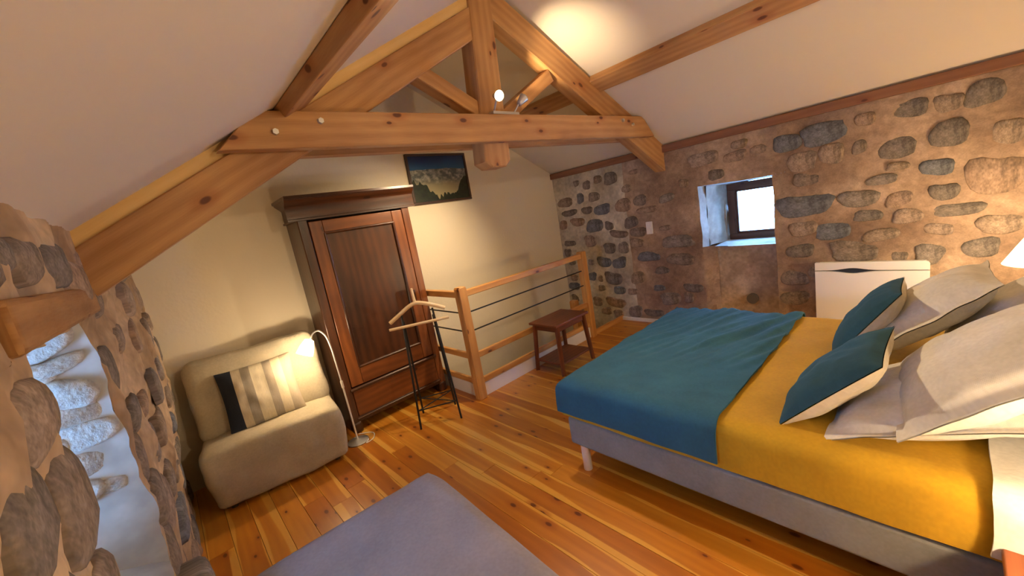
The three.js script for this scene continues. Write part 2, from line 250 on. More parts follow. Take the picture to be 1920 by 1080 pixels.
// ------------------------------------------------------------------ right stone wall with its deep window niche
const wallR = struct(group('wall_right'), 'rubble stone wall with pinkish mortar on the right');
const NZ0 = -1.83, NZ1 = -1.14, NY = 1.585, SY = 0.925, GX = 4.86; // niche: far and near edge, top, sill, window plane
{
  const st = 0.032, am = 0.02, f = 3.2, top = ceilY(XR) + 0.05, lo = -2.7, P = (z0, z1, y0, y1) => patch([XR, y0, z0], [XR, y0, z1], [XR, y1, z1], [XR, y1, z0], st, am, f);
  const ZP = -2.72; // the stair side is pointed with a paler mortar
  const parts = [P(ZP, NZ0, SY, NY), P(NZ1, ZF + 0.05, SY, NY), P(ZP, ZF + 0.05, NY, top), P(ZP, NZ0, 0, SY), P(NZ1, ZF + 0.05, 0, SY), P(STZ, ZF + 0.05, -0.1, 0)];
  mesh('mortar', skin([P(ZB - 0.05, ZP, 0, top), P(ZB - 0.05, STZ, lo, 0)]), M.paleMortar, wallR).userData.label = 'paler mortar beside the stairs';
  // recess under the sill, then the reveals of the window
  const RD = XR + 0.11, Z0 = NZ0 + 0.11;
  parts.push(patch([XR, 0, NZ0], [RD, 0, Z0], [RD, SY, Z0], [XR, SY, NZ0], st, am, f), patch([XR, 0, NZ1], [RD, 0, NZ1], [RD, SY, NZ1], [XR, SY, NZ1], st, am, f));
  mesh('mortar', skin(parts), M.mortar, wallR);
  mesh('infill_panel', boxUV(patch([RD, 0, Z0], [RD, 0, NZ1], [RD, SY - 0.02, NZ1], [RD, SY - 0.02, Z0], 0.05, 0.006, 3)), M.limePanel = std({ map: paleMortarMap, color: rgb(0.95, 0.82, 0.76), roughness: 0.95, bumpMap: plasterBump, bumpScale: 0.004 }), wallR).geometry.computeVertexNormals();
  // far reveal, broken limestone catching the daylight; near reveal and soffit
  const q = 0.03, G = GX + 0.02, ZR = -1.68, ZN = -1.1;
  const rev = [patch([XR, SY - 0.18, NZ0], [RD, SY, NZ0 + 0.03], [RD, NY, NZ0 + 0.03], [XR, NY, NZ0], q, am, f), patch([RD, SY, NZ0 + 0.03], [G, SY, ZR], [G, NY - 0.03, ZR], [RD, NY, NZ0 + 0.03], q, 0.03, 7)];
  mesh('reveal', skin(rev), M.limestone, wallR);
  mesh('reveal', skin([patch([XR, NY, NZ0], [G, NY - 0.03, ZR], [G, NY - 0.03, ZN], [XR, NY, NZ1], q, am, f), patch([XR, SY, NZ1], [G, SY, ZN], [G, NY - 0.03, ZN], [XR, NY, NZ1], q, am, f)]), M.limestone, wallR);
  mesh('core', merge([box(XR + 0.15, XR + 0.7, -2.75, SY - 0.06, ZB - 0.3, ZF + 0.3, 0), box(XR + 0.06, XR + 0.7, NY + 0.06, 2.4, ZB - 0.3, ZF + 0.3, 0), box(XR + 0.06, XR + 0.7, SY - 0.07, NY + 0.07, ZB - 0.3, NZ0 - 0.06, 0), box(XR + 0.06, XR + 0.7, SY - 0.07, NY + 0.07, ZN + 0.05, ZF + 0.3, 0), box(GX - 0.05, XR + 0.7, SY - 0.07, NY + 0.07, NZ0 - 0.07, ZR - 0.02, 0)]), M.mortar, wallR);
  const vent = new THREE.CylinderGeometry(0.055, 0.055, 0.05, 20); vent.rotateZ(Math.PI / 2); vent.translate(RD - 0.005, 0.33, -1.4);
  mesh('painted_vent_hole', vent, M.darkVent = std({ color: rgb(0.13, 0.115, 0.105), roughness: 0.9 }), wallR);  // solid disc in place of a hole, its darkness put into the colour
  // stones read off the wall: [z, y, width, height]
  const list = [[-0.48,1.9,0.12,0.1],[-0.75,1.86,0.32,0.17],[-1.02,1.84,0.2,0.16],[-1.24,1.84,0.15,0.08],[-0.9,1.65,0.21,0.18],[-0.7,1.68,0.16,0.17],[-0.87,1.49,0.22,0.12],[-0.91,1.26,0.4,0.2],[-0.52,1.69,0.09,0.11],[-0.29,1.63,0.22,0.16],[-0.29,1.49,0.14,0.06],[-0.08,1.44,0.17,0.12],[-0.53,1.27,0.25,0.14],[-0.28,1.23,0.16,0.12],[-0.47,1.12,0.19,0.09],[-0.23,1.09,0.18,0.11],[-0.04,1.25,0.14,0.13],[0.02,1.11,0.26,0.1],[0.2,1.33,0.25,0.27],[0.25,1.61,0.14,0.17],[0.14,1.9,0.18,0.17],[-0.03,1.88,0.14,0.14],[-0.02,1.67,0.2,0.18],[-0.71,1.01,0.27,0.14],[-0.39,0.95,0.22,0.1],[-0.06,0.97,0.15,0.09],[0.24,0.98,0.21,0.15],[-0.56,0.82,0.34,0.16],[-0.1,0.77,0.18,0.15],[0.15,0.81,0.18,0.14],[-0.28,0.76,0.09,0.09],[-1.64,1.68,0.14,0.11],[-1.98,1.65,0.11,0.08],[-2.89,1.87,0.19,0.14],[-3.27,1.85,0.12,0.11],[-3.43,1.9,0.1,0.07],[-3.08,1.89,0.13,0.09],[-3.67,1.67,0.28,0.12],[-3.4,1.69,0.13,0.14],[-3.18,1.68,0.18,0.11],[-3.08,1.5,0.24,0.13],[-3.31,1.52,0.17,0.1],[-2.76,1.51,0.22,0.16],[-2.52,1.54,0.18,0.12],[-2.44,1.42,0.26,0.08],[-3.62,1.52,0.25,0.09],[-3.51,1.38,0.23,0.12],[-3.22,1.3,0.25,0.17],[-3,1.28,0.12,0.12],[-2.68,1.29,0.18,0.14],[-2.87,1.16,0.23,0.1],[-2.59,1.16,0.21,0.11],[-3.76,1.36,0.14,0.13],[-2.24,1.18,0.13,0.06],[-2.19,1.52,0.18,0.09],[-1.76,1.86,0.31,0.13],[-1.41,1.93,0.14,0.08],[-1.46,1.82,0.21,0.1],[-2.11,1.01,0.39,0.13],[-2.1,0.8,0.33,0.13],[-0.23,1.91,0.19,0.13],[-0.38,1.4,0.2,0.08],[-0.83,0.64,0.12,0.1],[-3.33,1.1,0.2,0.15],[-3.7,1.09,0.19,0.09],[-3.03,0.98,0.19,0.13],[-2.83,0.98,0.16,0.15],[-3.15,0.8,0.2,0.15],[-2.91,0.78,0.2,0.14],[-3.76,0.95,0.11,0.12],[-3.37,0.8,0.09,0.09],[-3.04,0.57,0.24,0.18],[-3.37,0.59,0.16,0.13],[-2.67,0.58,0.18,0.16],[-2.62,1.03,0.2,0.1],[-2.48,0.85,0.3,0.12],[-3.24,0.43,0.12,0.08],[-2.97,0.4,0.18,0.12],[-2.77,0.39,0.14,0.09],[-3.72,0.45,0.2,0.11],[-3.34,0.23,0.16,0.12],[-3.04,0.23,0.28,0.14],[-3.21,0.1,0.17,0.1],[-2.39,0.45,0.15,0.07],[-2.26,0.32,0.25,0.14],[-2.04,0.34,0.11,0.12],[-2.76,0.12,0.19,0.15],[-2.5,0.12,0.24,0.1],[-3.02,0.07,0.15,0.11],[-2.33,0.67,0.18,0.09],[-3.7,0.58,0.15,0.09],[-3.62,0.11,0.13,0.11],[-3.73,0.26,0.16,0.11],[-3.7,0.81,0.11,0.09],[-1,0.58,0.22,0.15],[-0.95,0.84,0.21,0.12],[-1.0,0.37,0.24,0.14],[-0.92,1.05,0.2,0.14],[-1.98,0.46,0.2,0.11],[0.5,1.5,0.26,0.18],[0.55,1.8,0.22,0.14],[0.8,1.3,0.3,0.2],[0.52,1.15,0.2,0.14],[0.9,1.75,0.24,0.16],[0.55,0.85,0.24,0.14],[0.85,0.95,0.22,0.16]];
  const r = rng(77), cool = new Set([7, 23]);  // cool: stones beside the window, bluish daylight put into their tone
  list.forEach(([z, y, w, h], i) => addStone(wallR, r, XR + 0.006 + 0.02 * N3(XR * 3.2, y * 3.2, z * 3.2), y, z, w * 1.08, h * 1.08, 0.016 + 0.01 * r(), -Math.PI / 2, cool.has(i) ? 6 : undefined));
  for (let k = 0; k < 60; k++) { // small stones of the stair side
    const z = lerp(-3.8, -2.55, r()), y = lerp(-0.6, 1.95, r()), w = 0.07 + 0.07 * r(), h = 0.05 + 0.05 * r();
    if (list.some(([a, b, c, d]) => Math.abs(a - z) < (c + w) * 0.52 && Math.abs(b - y) < (d + h) * 0.55)) continue;
    list.push([z, y, w, h]); addStone(wallR, r, XR + 0.002 + 0.02 * N3(XR * 3.2, y * 3.2, z * 3.2), y, z, w, h, 0.012 + 0.01 * r(), -Math.PI / 2);
  }
}
{ // the window of the right wall
  const w = struct(group('window_1'), 'small square window with a dark wooden frame in the stone niche');
  const z0 = -1.68, z1 = -1.08, y0 = SY, y1 = NY - 0.03, t = 0.075, d = M.plate.clone(); d.color.setRGB(0.42, 0.36, 0.34);
  for (const [a, b, c, e] of [[z0, z1, y0, y0 + t], [z0, z1, y1 - t, y1], [z0, z0 + t, y0 + t, y1 - t], [z1 - t, z1, y0 + t, y1 - t]]) mesh('window_frame', grain(box(GX - 0.03, GX + 0.03, c, e, a, b, 0.005), b - a > e - c ? V(0, 0, 1) : V(0, 1, 0)), d, w);
  const k = 0.022; for (const [a, b, c, e] of [[z0 + t, z1 - t, y0 + t, y0 + t + k], [z0 + t, z1 - t, y1 - t - k, y1 - t], [z0 + t, z0 + t + k, y0 + t, y1 - t], [z1 - t - k, z1 - t, y0 + t, y1 - t]]) mesh('glazing_bead', grain(box(GX - 0.015, GX + 0.015, c, e, a, b, 0.003), V(0, 0, 1)), d, w);
  mesh('pane', box(GX - 0.003, GX + 0.003, y0 + t, y1 - t, z0 + t, z1 - t, 0), M.glass = phys({ color: 0xffffff, transmission: 1, thickness: 0, roughness: 0.02, ior: 1.45 }), w);
  mesh('sill', boxUV(patch([XR + 0.005, SY + 0.005, NZ0 + 0.12], [XR + 0.005, SY + 0.005, NZ1 + 0.02], [GX, SY + 0.012, -1.06], [GX, SY + 0.012, -1.7], 0.05, 0.006, 4)), M.limestone, w).geometry.computeVertexNormals();
}
// ------------------------------------------------------------------ left stone wall with the sloping embrasure
const wallL = struct(group('wall_left'), 'rough stone wall with a deep window niche on the left');
const LZ0 = -1.74, LZ1 = -1.05, LY0 = 0.72, LY1 = 1.56, LG = -0.62; // niche on the face; window plane
{
  const st = 0.035, am = 0.03, f = 4.2, top = 1.95, bow = (p) => V(p.x + 0.07 * smooth(0.3, 1.1, p.y) * smooth(-2.35, -3.0, p.z) - 0.03 * (1 - smooth(0.1, 0.8, p.y)), p.y, p.z);
  const P = (z0, z1, y0, y1) => patch([XL, y0, z1], [XL, y0, z0], [XL, y1, z0], [XL, y1, z1], st, am, f, bow);
  mesh('mortar', skin([P(ZB - 0.05, LZ0, LY0, LY1), P(LZ1, ZF + 0.05, LY0, LY1), P(ZB - 0.05, ZF + 0.05, LY1, top), P(ZB - 0.05, ZF + 0.05, -0.1, LY0)]), M.creamMortar, wallL);
  const g = LG - 0.03, zf = -1.62, zn = -1.12, ys = 1.02, yt = 1.54;
  mesh('reveal', skin([patch([XL, LY0, LZ0], [g, ys, zf], [g, yt, zf], [XL, LY1, LZ0], 0.025, am, f, bow)]), M.limestone, wallL);
  mesh('reveal', skin([patch([XL, LY0, LZ1], [g, ys, zn], [g, yt, zn], [XL, LY1, LZ1], 0.035, am, f, bow), patch([XL, LY1, LZ0], [g, yt, zf], [g, yt, zn], [XL, LY1, LZ1], 0.035, am, f, bow)]), M.creamMortar, wallL);
  mesh('sloping_sill', skin([patch([XL, LY0, LZ0], [g, ys, zf], [g, ys, zn], [XL, LY0, LZ1], 0.025, am, f, bow)]), M.limestone, wallL);
  mesh('core', merge([box(-0.9, XL - 0.08, -0.2, LY0 - 0.1, ZB - 0.3, ZF + 0.3, 0), box(-0.9, XL - 0.08, LY1 + 0.08, 2.1, ZB - 0.3, ZF + 0.3, 0), box(-0.9, XL - 0.08, LY0 - 0.1, LY1 + 0.08, ZB - 0.3, LZ0 - 0.08, 0), box(-0.9, XL - 0.08, LY0 - 0.1, LY1 + 0.08, LZ1 + 0.08, ZF + 0.3, 0), box(-0.9, LG - 0.05, LY0 - 0.1, ys - 0.03, LZ0 - 0.08, LZ1 + 0.08, 0), box(-0.9, LG - 0.05, yt, LY1 + 0.1, LZ0 - 0.08, LZ1 + 0.08, 0), box(-0.9, LG - 0.05, ys - 0.03, yt, LZ0 - 0.09, zf - 0.02, 0), box(-0.9, LG - 0.05, ys - 0.03, yt, zn + 0.02, LZ1 + 0.09, 0)]), M.creamMortar, wallL);
  const r = rng(99), X = (y, z) => bow(V(XL, y, z)).x + am * N3(XL * f, y * f, z * f) * 0.8;
  const near = [[-1.2, 1.74, 0.13, 0.07, 3], [-1.37, 1.735, 0.2, 0.1, 1], [-1.68, 1.73, 0.34, 0.12, 3], [-1.02, 1.73, 0.16, 0.09, 1], [-0.8, 1.74, 0.2, 0.1, 2], [-0.98, 1.31, 0.2, 0.16, 1], [-0.77, 1.38, 0.17, 0.13, 3], [-0.95, 1.47, 0.22, 0.11, 0], [-0.72, 1.54, 0.2, 0.12, 2], [-0.95, 1.12, 0.22, 0.15, 0], [-0.74, 1.2, 0.17, 0.14, 1], [-0.5, 1.3, 0.2, 0.16, 2], [-0.48, 1.5, 0.18, 0.16, 0], [-0.95, 0.93, 0.22, 0.14, 2], [-0.72, 1.0, 0.2, 0.16, 0]];
  near.forEach(([z, y, w, h, t]) => addStone(wallL, r, X(y, z) - 0.01, y, z, w * 1.15, h * 1.15, 0.022, Math.PI / 2, t));
  const put = [];
  for (let k = 0; k < 700 && put.length < 95; k++) { // irregular stones between the niche and the end wall
    const z = lerp(-3.75, -1.86, r()), y = lerp(0.05, 1.78, r()), w = 0.18 + 0.22 * r(), h = 0.09 + 0.1 * r();
    if (put.some(([a, b, c, d]) => Math.abs(a - z) < (c + w) * 0.5 && Math.abs(b - y) < (d + h) * 0.5)) continue;
    put.push([z, y, w, h]); addStone(wallL, r, X(y, z) - 0.008, y, z, w * 1.12, h * 1.12, 0.016 + 0.014 * r(), Math.PI / 2 + (r() - 0.5) * 0.1);
  }
  // lumps of limestone in the daylit reveal and on the sill
  for (let k = 0; k < 28; k++) { const y = 1.06 + (k % 7) * 0.075 + 0.02 * r(), x = -0.272 - 0.075 * Math.floor(k / 7) - 0.02 * r(), z = lerp(LZ0, zf, (XL - x) / (XL - g)); const s = mesh('stone', stoneShapes[k % 12], M.limestone, wallL); s.position.set(x, y, z); s.rotation.set(0, 0.25 + (r() - 0.5) * 0.5, (r() - 0.5) * 0.7, 'YXZ'); s.scale.set(0.09 + 0.06 * r(), 0.05 + 0.05 * r(), 0.012 + 0.012 * r()); }
  for (let k = 0; k < 6; k++) { const s = mesh('stone', stoneShapes[(k * 5) % 12], M.stone[[5, 2, 7][k % 3]], wallL); s.position.set(XL + 0.03, 0.56 - 0.17 * Math.floor(k / 3), -1.75 + 0.25 * (k % 3)); s.rotation.set(0, Math.PI / 2, 0.1 * (r() - 0.5), 'YXZ'); s.scale.set(0.24, 0.16, 0.05); }
  const lin = timber([XL - 0.04, 1.61, -2.1], [XL - 0.04, 1.61, -0.99], [1, 0, 0], 0.12, 0.095, 0.012);
  mesh('lintel', grain(lin.g, lin.dir), M.oldLintel = std({ map: woodTex(512, 256, 2, 0.5, { ...timberOpt, seed: 131, dark: [136, 94, 54], light: [186, 142, 90], halo: [96, 52, 22], knots: 14 }), roughness: 0.85, bumpMap: roughBump, bumpScale: 0.02 }), wallL);
}
{
  const w = struct(group('window_2'), 'small window deep inside the left stone niche');
  const z0 = -1.64, z1 = -1.1, y0 = 1.0, y1 = 1.55, t = 0.05;
  for (const [a, b, c, e] of [[z0, z1, y0, y0 + t], [z0, z1, y1 - t, y1], [z0, z0 + t, y0 + t, y1 - t], [z1 - t, z1, y0 + t, y1 - t]]) mesh('window_frame', grain(box(LG - 0.03, LG + 0.03, c, e, a, b, 0.005), b - a > e - c ? V(0, 0, 1) : V(0, 1, 0)), M.plate, w);
  mesh('pane', box(LG - 0.003, LG + 0.003, y0 + t, y1 - t, z0 + t, z1 - t, 0), M.glass, w);
}

// ------------------------------------------------------------------ roof timbers
const Z = V(0, 0, 1);
{ // wall plates along both eaves
  const a = timber([XR - 0.01, 2.06, ZF], [XR - 0.01, 2.06, ZB], [0, 1, 0], 0.075, 0.06, 0.006); struct(mesh('trim_1', grain(a.g, a.dir), M.plate), 'brown timber wall plate on top of the right stone wall');
  // right purlin and left purlin, pressed against the ceiling slopes
  const pur = (x, w, drop, label) => { const y = ceilY(x), sl = x < RX ? (RY - 1.865) / (RX - XL) : -(RY - 2.1) / (XR - RX), t = V(1, sl, 0).normalize(), n = V(t.y, -t.x, 0), c = V(x, y, 0).addScaledVector(n, drop / 2); const q = timber([c.x, c.y, ZF], [c.x, c.y, ZB], n.toArray(), drop, w, 0.006); tag(mesh('purlin', grain(q.g, q.dir, 2, 0.5, [x * 0.3, x]), M.timber[x < RX ? 1 : 0]), label, 'roof beam', 'purlins under the roof slopes'); };
  pur(3.3, 0.17, 0.06, 'straight pine purlin under the right ceiling slope above the bed');
  pur(0.655, 0.15, 0.06, 'straight pine purlin under the left ceiling slope');
}
{
  const t = tag(group('roof_truss'), 'pine roof truss with bolted tie beam, king post, rafters and short braces', 'roof truss');
  const sL = 0.573, sR = -0.4715, zf = -2.16, zb = -2.28, zr = -2.168; // rafters between two tie planks
  const upL = (x) => 1.815 + sL * (x + 0.183), upR = (x) => 2.098 + sR * (x - 4.497);
  const raftL = prism([[-0.21, upL(-0.21)], [-0.21, upL(-0.21) - 0.198], [2.0, upL(2.0) - 0.198], [2.0, upL(2.0)]], zb, zr, 0.006);
  mesh('rafter', grain(raftL, V(1, sL, 0)), M.timber[0], t);
  const raftR = prism([[2.08, upR(2.08)], [2.08, upR(2.08) - 0.22], [4.46, upR(4.46) - 0.3], [4.46, upR(4.46)]], zb - 0.01, zr, 0.006);
  mesh('rafter', grain(raftR, V(1, sR, 0), 2, 0.5, [0.4, 0.2]), M.timber[1], t);
  for (const [s, x0, x1, up] of [[sL, -0.21, 2.05, upL], [sR, 2.05, 4.45, upR]]) { // packing strip between rafter and ceiling
    const g = prism([[x0, up(x0) - 0.01], [x1, up(x1) - 0.01], [x1, ceilY(x1) + 0.01], [x0, ceilY(x0) + 0.01]], zb + 0.03, zf - 0.025, 0.003); mesh('packing_strip', grain(g, V(1, s, 0)), M.paleTimber, t);
  }
  const tie = [[0.32, 2.126], [4.14, 2.184], [3.94, 2.376], [0.49, 2.3]];
  mesh('tie_beam', grain(prism(tie, zf, zf + 0.06, 0.006), V(1, 0.02, 0), 2, 0.5, [0.15, 0.55]), M.timber[1], t);
  mesh('tie_beam', grain(prism(tie, zb - 0.08, zb - 0.02, 0.006), V(1, 0.02, 0), 2, 0.5, [0.7, 0.1]), M.timber[0], t);
  mesh('king_post', grain(prism([[1.84, 2.03], [1.9, 1.99], [2.03, 1.99], [2.08, 2.03], [2.15, 3.21], [1.95, 3.15]], zb - 0.02, zf + 0.0, 0.008), V(0.07, 1, 0), 2, 0.5, [0.3, 0.3]), M.timber[1], t);
  const brace = (x0, y0, x1, y1, w, o) => { const d = V(x1 - x0, y1 - y0, 0).normalize(), n = V(-d.y, d.x, 0).multiplyScalar(w / 2); mesh('brace', grain(prism([[x0 - n.x, y0 - n.y], [x1 - n.x, y1 - n.y], [x1 + n.x, y1 + n.y], [x0 + n.x, y0 + n.y]], zb, zf - 0.02, 0.005), d, 2, 0.5, [o, o]), M.timber[0], t); };
  brace(1.4, 2.62, 1.93, 2.36, 0.1, 0.2); brace(2.1, 2.33, 2.7, 2.68, 0.1, 0.6);
  for (const [x, y] of [[0.775, 2.257], [0.56, 2.204], [3.55, 2.325], [3.72, 2.29]]) { const g = new THREE.CylinderGeometry(0.014, 0.016, 0.02, 6); g.rotateX(Math.PI / 2); g.translate(x, y, zf + 0.068); mesh('bolt', g, M.dullSteel, t).userData.label = 'pale metal bolt head'; }
}
{ // spotlight behind the tie beam, turned to the wardrobe and the stair wall
  const s = tag(group('spotlight', 2.3, 2.3, -2.36), 'small spotlight on the rear side of the tie beam facing the wardrobe', 'spotlight');
  mesh('base_plate', box(-0.03, 0.03, -0.03, 0.03, -0.006, 0.0, 0.002), M.dullSteel, s); mesh('arm', rod([0, 0, -0.005], [0, 0, -0.06], 0.006), M.dullSteel, s);
  const h = new THREE.Group(); h.name = 'spot_head'; h.position.set(0, 0, -0.08); h.quaternion.setFromUnitVectors(V(0, 1, 0), V(-0.22, -0.65, -0.9).normalize()); s.add(h);
  mesh('housing', new THREE.LatheGeometry([[0.0, -0.045], [0.018, -0.045], [0.024, -0.02], [0.034, 0.025], [0.036, 0.028], [0.031, 0.024], [0.02, -0.01], [0, -0.015]].map((p) => new THREE.Vector2(...p)), 20), M.dullSteel, h);
  mesh('bulb', new THREE.SphereGeometry(0.022, 16, 12).translate(0, 0.01, 0), std({ color: rgb(1, 0.9, 0.7), emissive: rgb(1, 0.82, 0.52), emissiveIntensity: 9 }), h);
  const q = new THREE.SpotLight(WARM, 8, 0, 0.85, 1); q.position.set(-0.01, -0.03, -0.125); q.target.position.set(-0.35, -1.15, -1.35); q.castShadow = true; q.shadow.radius = 1.2; q.name = 'spotlight_wash'; s.add(q, q.target);
}
{ // two-headed spotlight on the tie beam beside the king post
  const s = tag(group('spotlight', 1.99, 2.335, -2.13), 'small two headed spotlight fixed on the tie beam at the king post', 'spotlight');
  mesh('base_plate', box(-0.05, 0.2, 0, 0.02, -0.025, 0.025, 0.004), M.dullSteel, s);
  mesh('arm', rod([-0.02, 0.02, 0], [-0.03, 0.08, 0.05], 0.006), M.dullSteel, s); mesh('arm', rod([0.17, 0.02, 0], [0.21, 0.075, 0.02], 0.006), M.dullSteel, s);
  const glow = std({ color: rgb(1, 0.9, 0.7), emissive: rgb(1, 0.82, 0.52), emissiveIntensity: 14 });
  const head = (x, y, z, dir, lit) => {
    const h = new THREE.Group(); h.name = 'spot_head'; h.position.set(x, y, z); h.quaternion.setFromUnitVectors(V(0, 1, 0), dir.clone().normalize()); s.add(h);
    mesh('housing', new THREE.LatheGeometry([[0.0, -0.045], [0.018, -0.045], [0.024, -0.02], [0.034, 0.025], [0.036, 0.028], [0.031, 0.024], [0.02, -0.01], [0, -0.015]].map((p) => new THREE.Vector2(...p)), 20), M.dullSteel, h);
    const b = new THREE.SphereGeometry(0.024, 16, 12); b.translate(0, 0.012, 0); mesh('bulb', b, glow, h); return h;
  };
  head(-0.035, 0.1, 0.075, V(-0.3, -0.35, 1), true); head(0.24, 0.1, 0.03, V(0.75, 0.62, 0.1), true);
  const p = new THREE.SpotLight(WARM, 7, 0, 1.15, 0.7); p.position.set(-0.06, 0.085, 0.125); p.target.position.set(-0.05, -0.55, 1.1); s.add(p.target); p.castShadow = true; p.shadow.radius = 1.5; p.name = 'spotlight_glow'; s.add(p);
  const q = new THREE.SpotLight(WARM, 2.7, 0, 0.58, 1); q.position.set(0.27, 0.125, 0.035); q.target.position.set(0.9, 0.6, 0.13); q.castShadow = true; q.name = 'spotlight_beam'; s.add(q, q.target);
}

{ // unseen fill lamp added behind the camera, warms the truss timbers from the front
  const s = tag(group('spotlight', 1.5, 2.35, ZF), 'small unseen spotlight added behind the camera as warm fill for the roof truss', 'spotlight');
  mesh('base_plate', box(-0.03, 0.03, -0.03, 0.03, -0.006, 0.0, 0.002), M.dullSteel, s); mesh('arm', rod([0, 0, -0.005], [0, 0, -0.06], 0.006), M.dullSteel, s);
  const h = new THREE.Group(); h.name = 'spot_head'; h.position.set(0, 0, -0.08); h.quaternion.setFromUnitVectors(V(0, 1, 0), V(0, 0.1, -1).normalize()); s.add(h);
  mesh('housing', new THREE.LatheGeometry([[0.0, -0.045], [0.018, -0.045], [0.024, -0.02], [0.034, 0.025], [0.036, 0.028], [0.031, 0.024], [0.02, -0.01], [0, -0.015]].map((p) => new THREE.Vector2(...p)), 20), M.dullSteel, h);
  mesh('bulb', new THREE.SphereGeometry(0.022, 16, 12).translate(0, 0.01, 0), std({ color: rgb(1, 0.9, 0.7), emissive: rgb(1, 0.82, 0.52), emissiveIntensity: 9 }), h);
  const q = new THREE.SpotLight(WARM, 3.8, 0, 1.1, 1); q.position.set(0, 0.0, -0.14); q.target.position.set(0.1, 0.25, -2.5); q.castShadow = true; q.shadow.radius = 1.5; q.name = 'spotlight_fill'; s.add(q, q.target);
}

// ------------------------------------------------------------------ railing round the stair opening
{
  const g = tag(group('stair_railing'), 'pine railing with black metal rods around the stair opening', 'railing');
  const W = 0.085, x1 = STX, x2 = 3.74, z = -2.96;
  const post = (x, zz, h, y0 = 0) => { const p = prism([[x - W / 2, y0], [x + W / 2, y0], [x + W / 2, h - 0.015], [x + W / 2 - 0.012, h], [x - W / 2 + 0.012, h], [x - W / 2, h - 0.015]], zz - W / 2, zz + W / 2, 0.005); mesh('post', grain(p, V(0, 1, 0), 2, 0.5, [x, x]), M.rail, g); };
  post(x1, z, 1.09); post(x2, z, 1.07); post(3.72, -3.16, 0.46, -0.6);
  const hr = (a, b, w, h, n) => { const q = timber(a, b, [0, 1, 0], h, w, 0.008); mesh(n, grain(q.g, q.dir, 2, 0.5, [a[1], a[1] * 3]), M.rail, g); };
  hr([x1, 1.02, z], [x2, 1.02, z], 0.055, 0.06, 'handrail'); hr([x1, 1.02, z], [x1, 1.02, ZB], 0.055, 0.06, 'handrail');
  for (const [y, h] of [[0.42, 0.06], [0.165, 0.055]]) { hr([x1, y, z], [x2, y, z], 0.035, h, 'lower_rail'); hr([x1, y, z], [x1, y, ZB], 0.035, h, 'lower_rail'); }
  for (const y of [0.84, 0.66]) { mesh('metal_rod', rod([x1, y, z], [x2, y, z], 0.007), M.black, g); mesh('metal_rod', rod([x1, y, z], [x1, y, ZB], 0.007), M.black, g); }
  struct(mesh('trim_2', merge([box(x1 + 0.04, x2 - 0.04, 0.0, 0.13, z - 0.012, z + 0.008), box(x1 - 0.008, x1 + 0.012, 0.0, 0.13, ZB, z - 0.04)]), M.white), 'white kickboard under the bottom rail of the railing');
  const tr = timber([x2 + 0.04, 0.03, STZ + 0.01], [XR, 0.03, STZ + 0.01], [0, 1, 0], 0.06, 0.03, 0.004); struct(mesh('trim_3', grain(tr.g, tr.dir), M.rail), 'pine edging board between railing post and stone wall');
  const bb = box(XR - 0.035, XR - 0.01, 0, 0.045, STZ, 0.6, 0.004); struct(mesh('baseboard_right', bb, M.white), 'low white skirting at the foot of the stone wall');
}

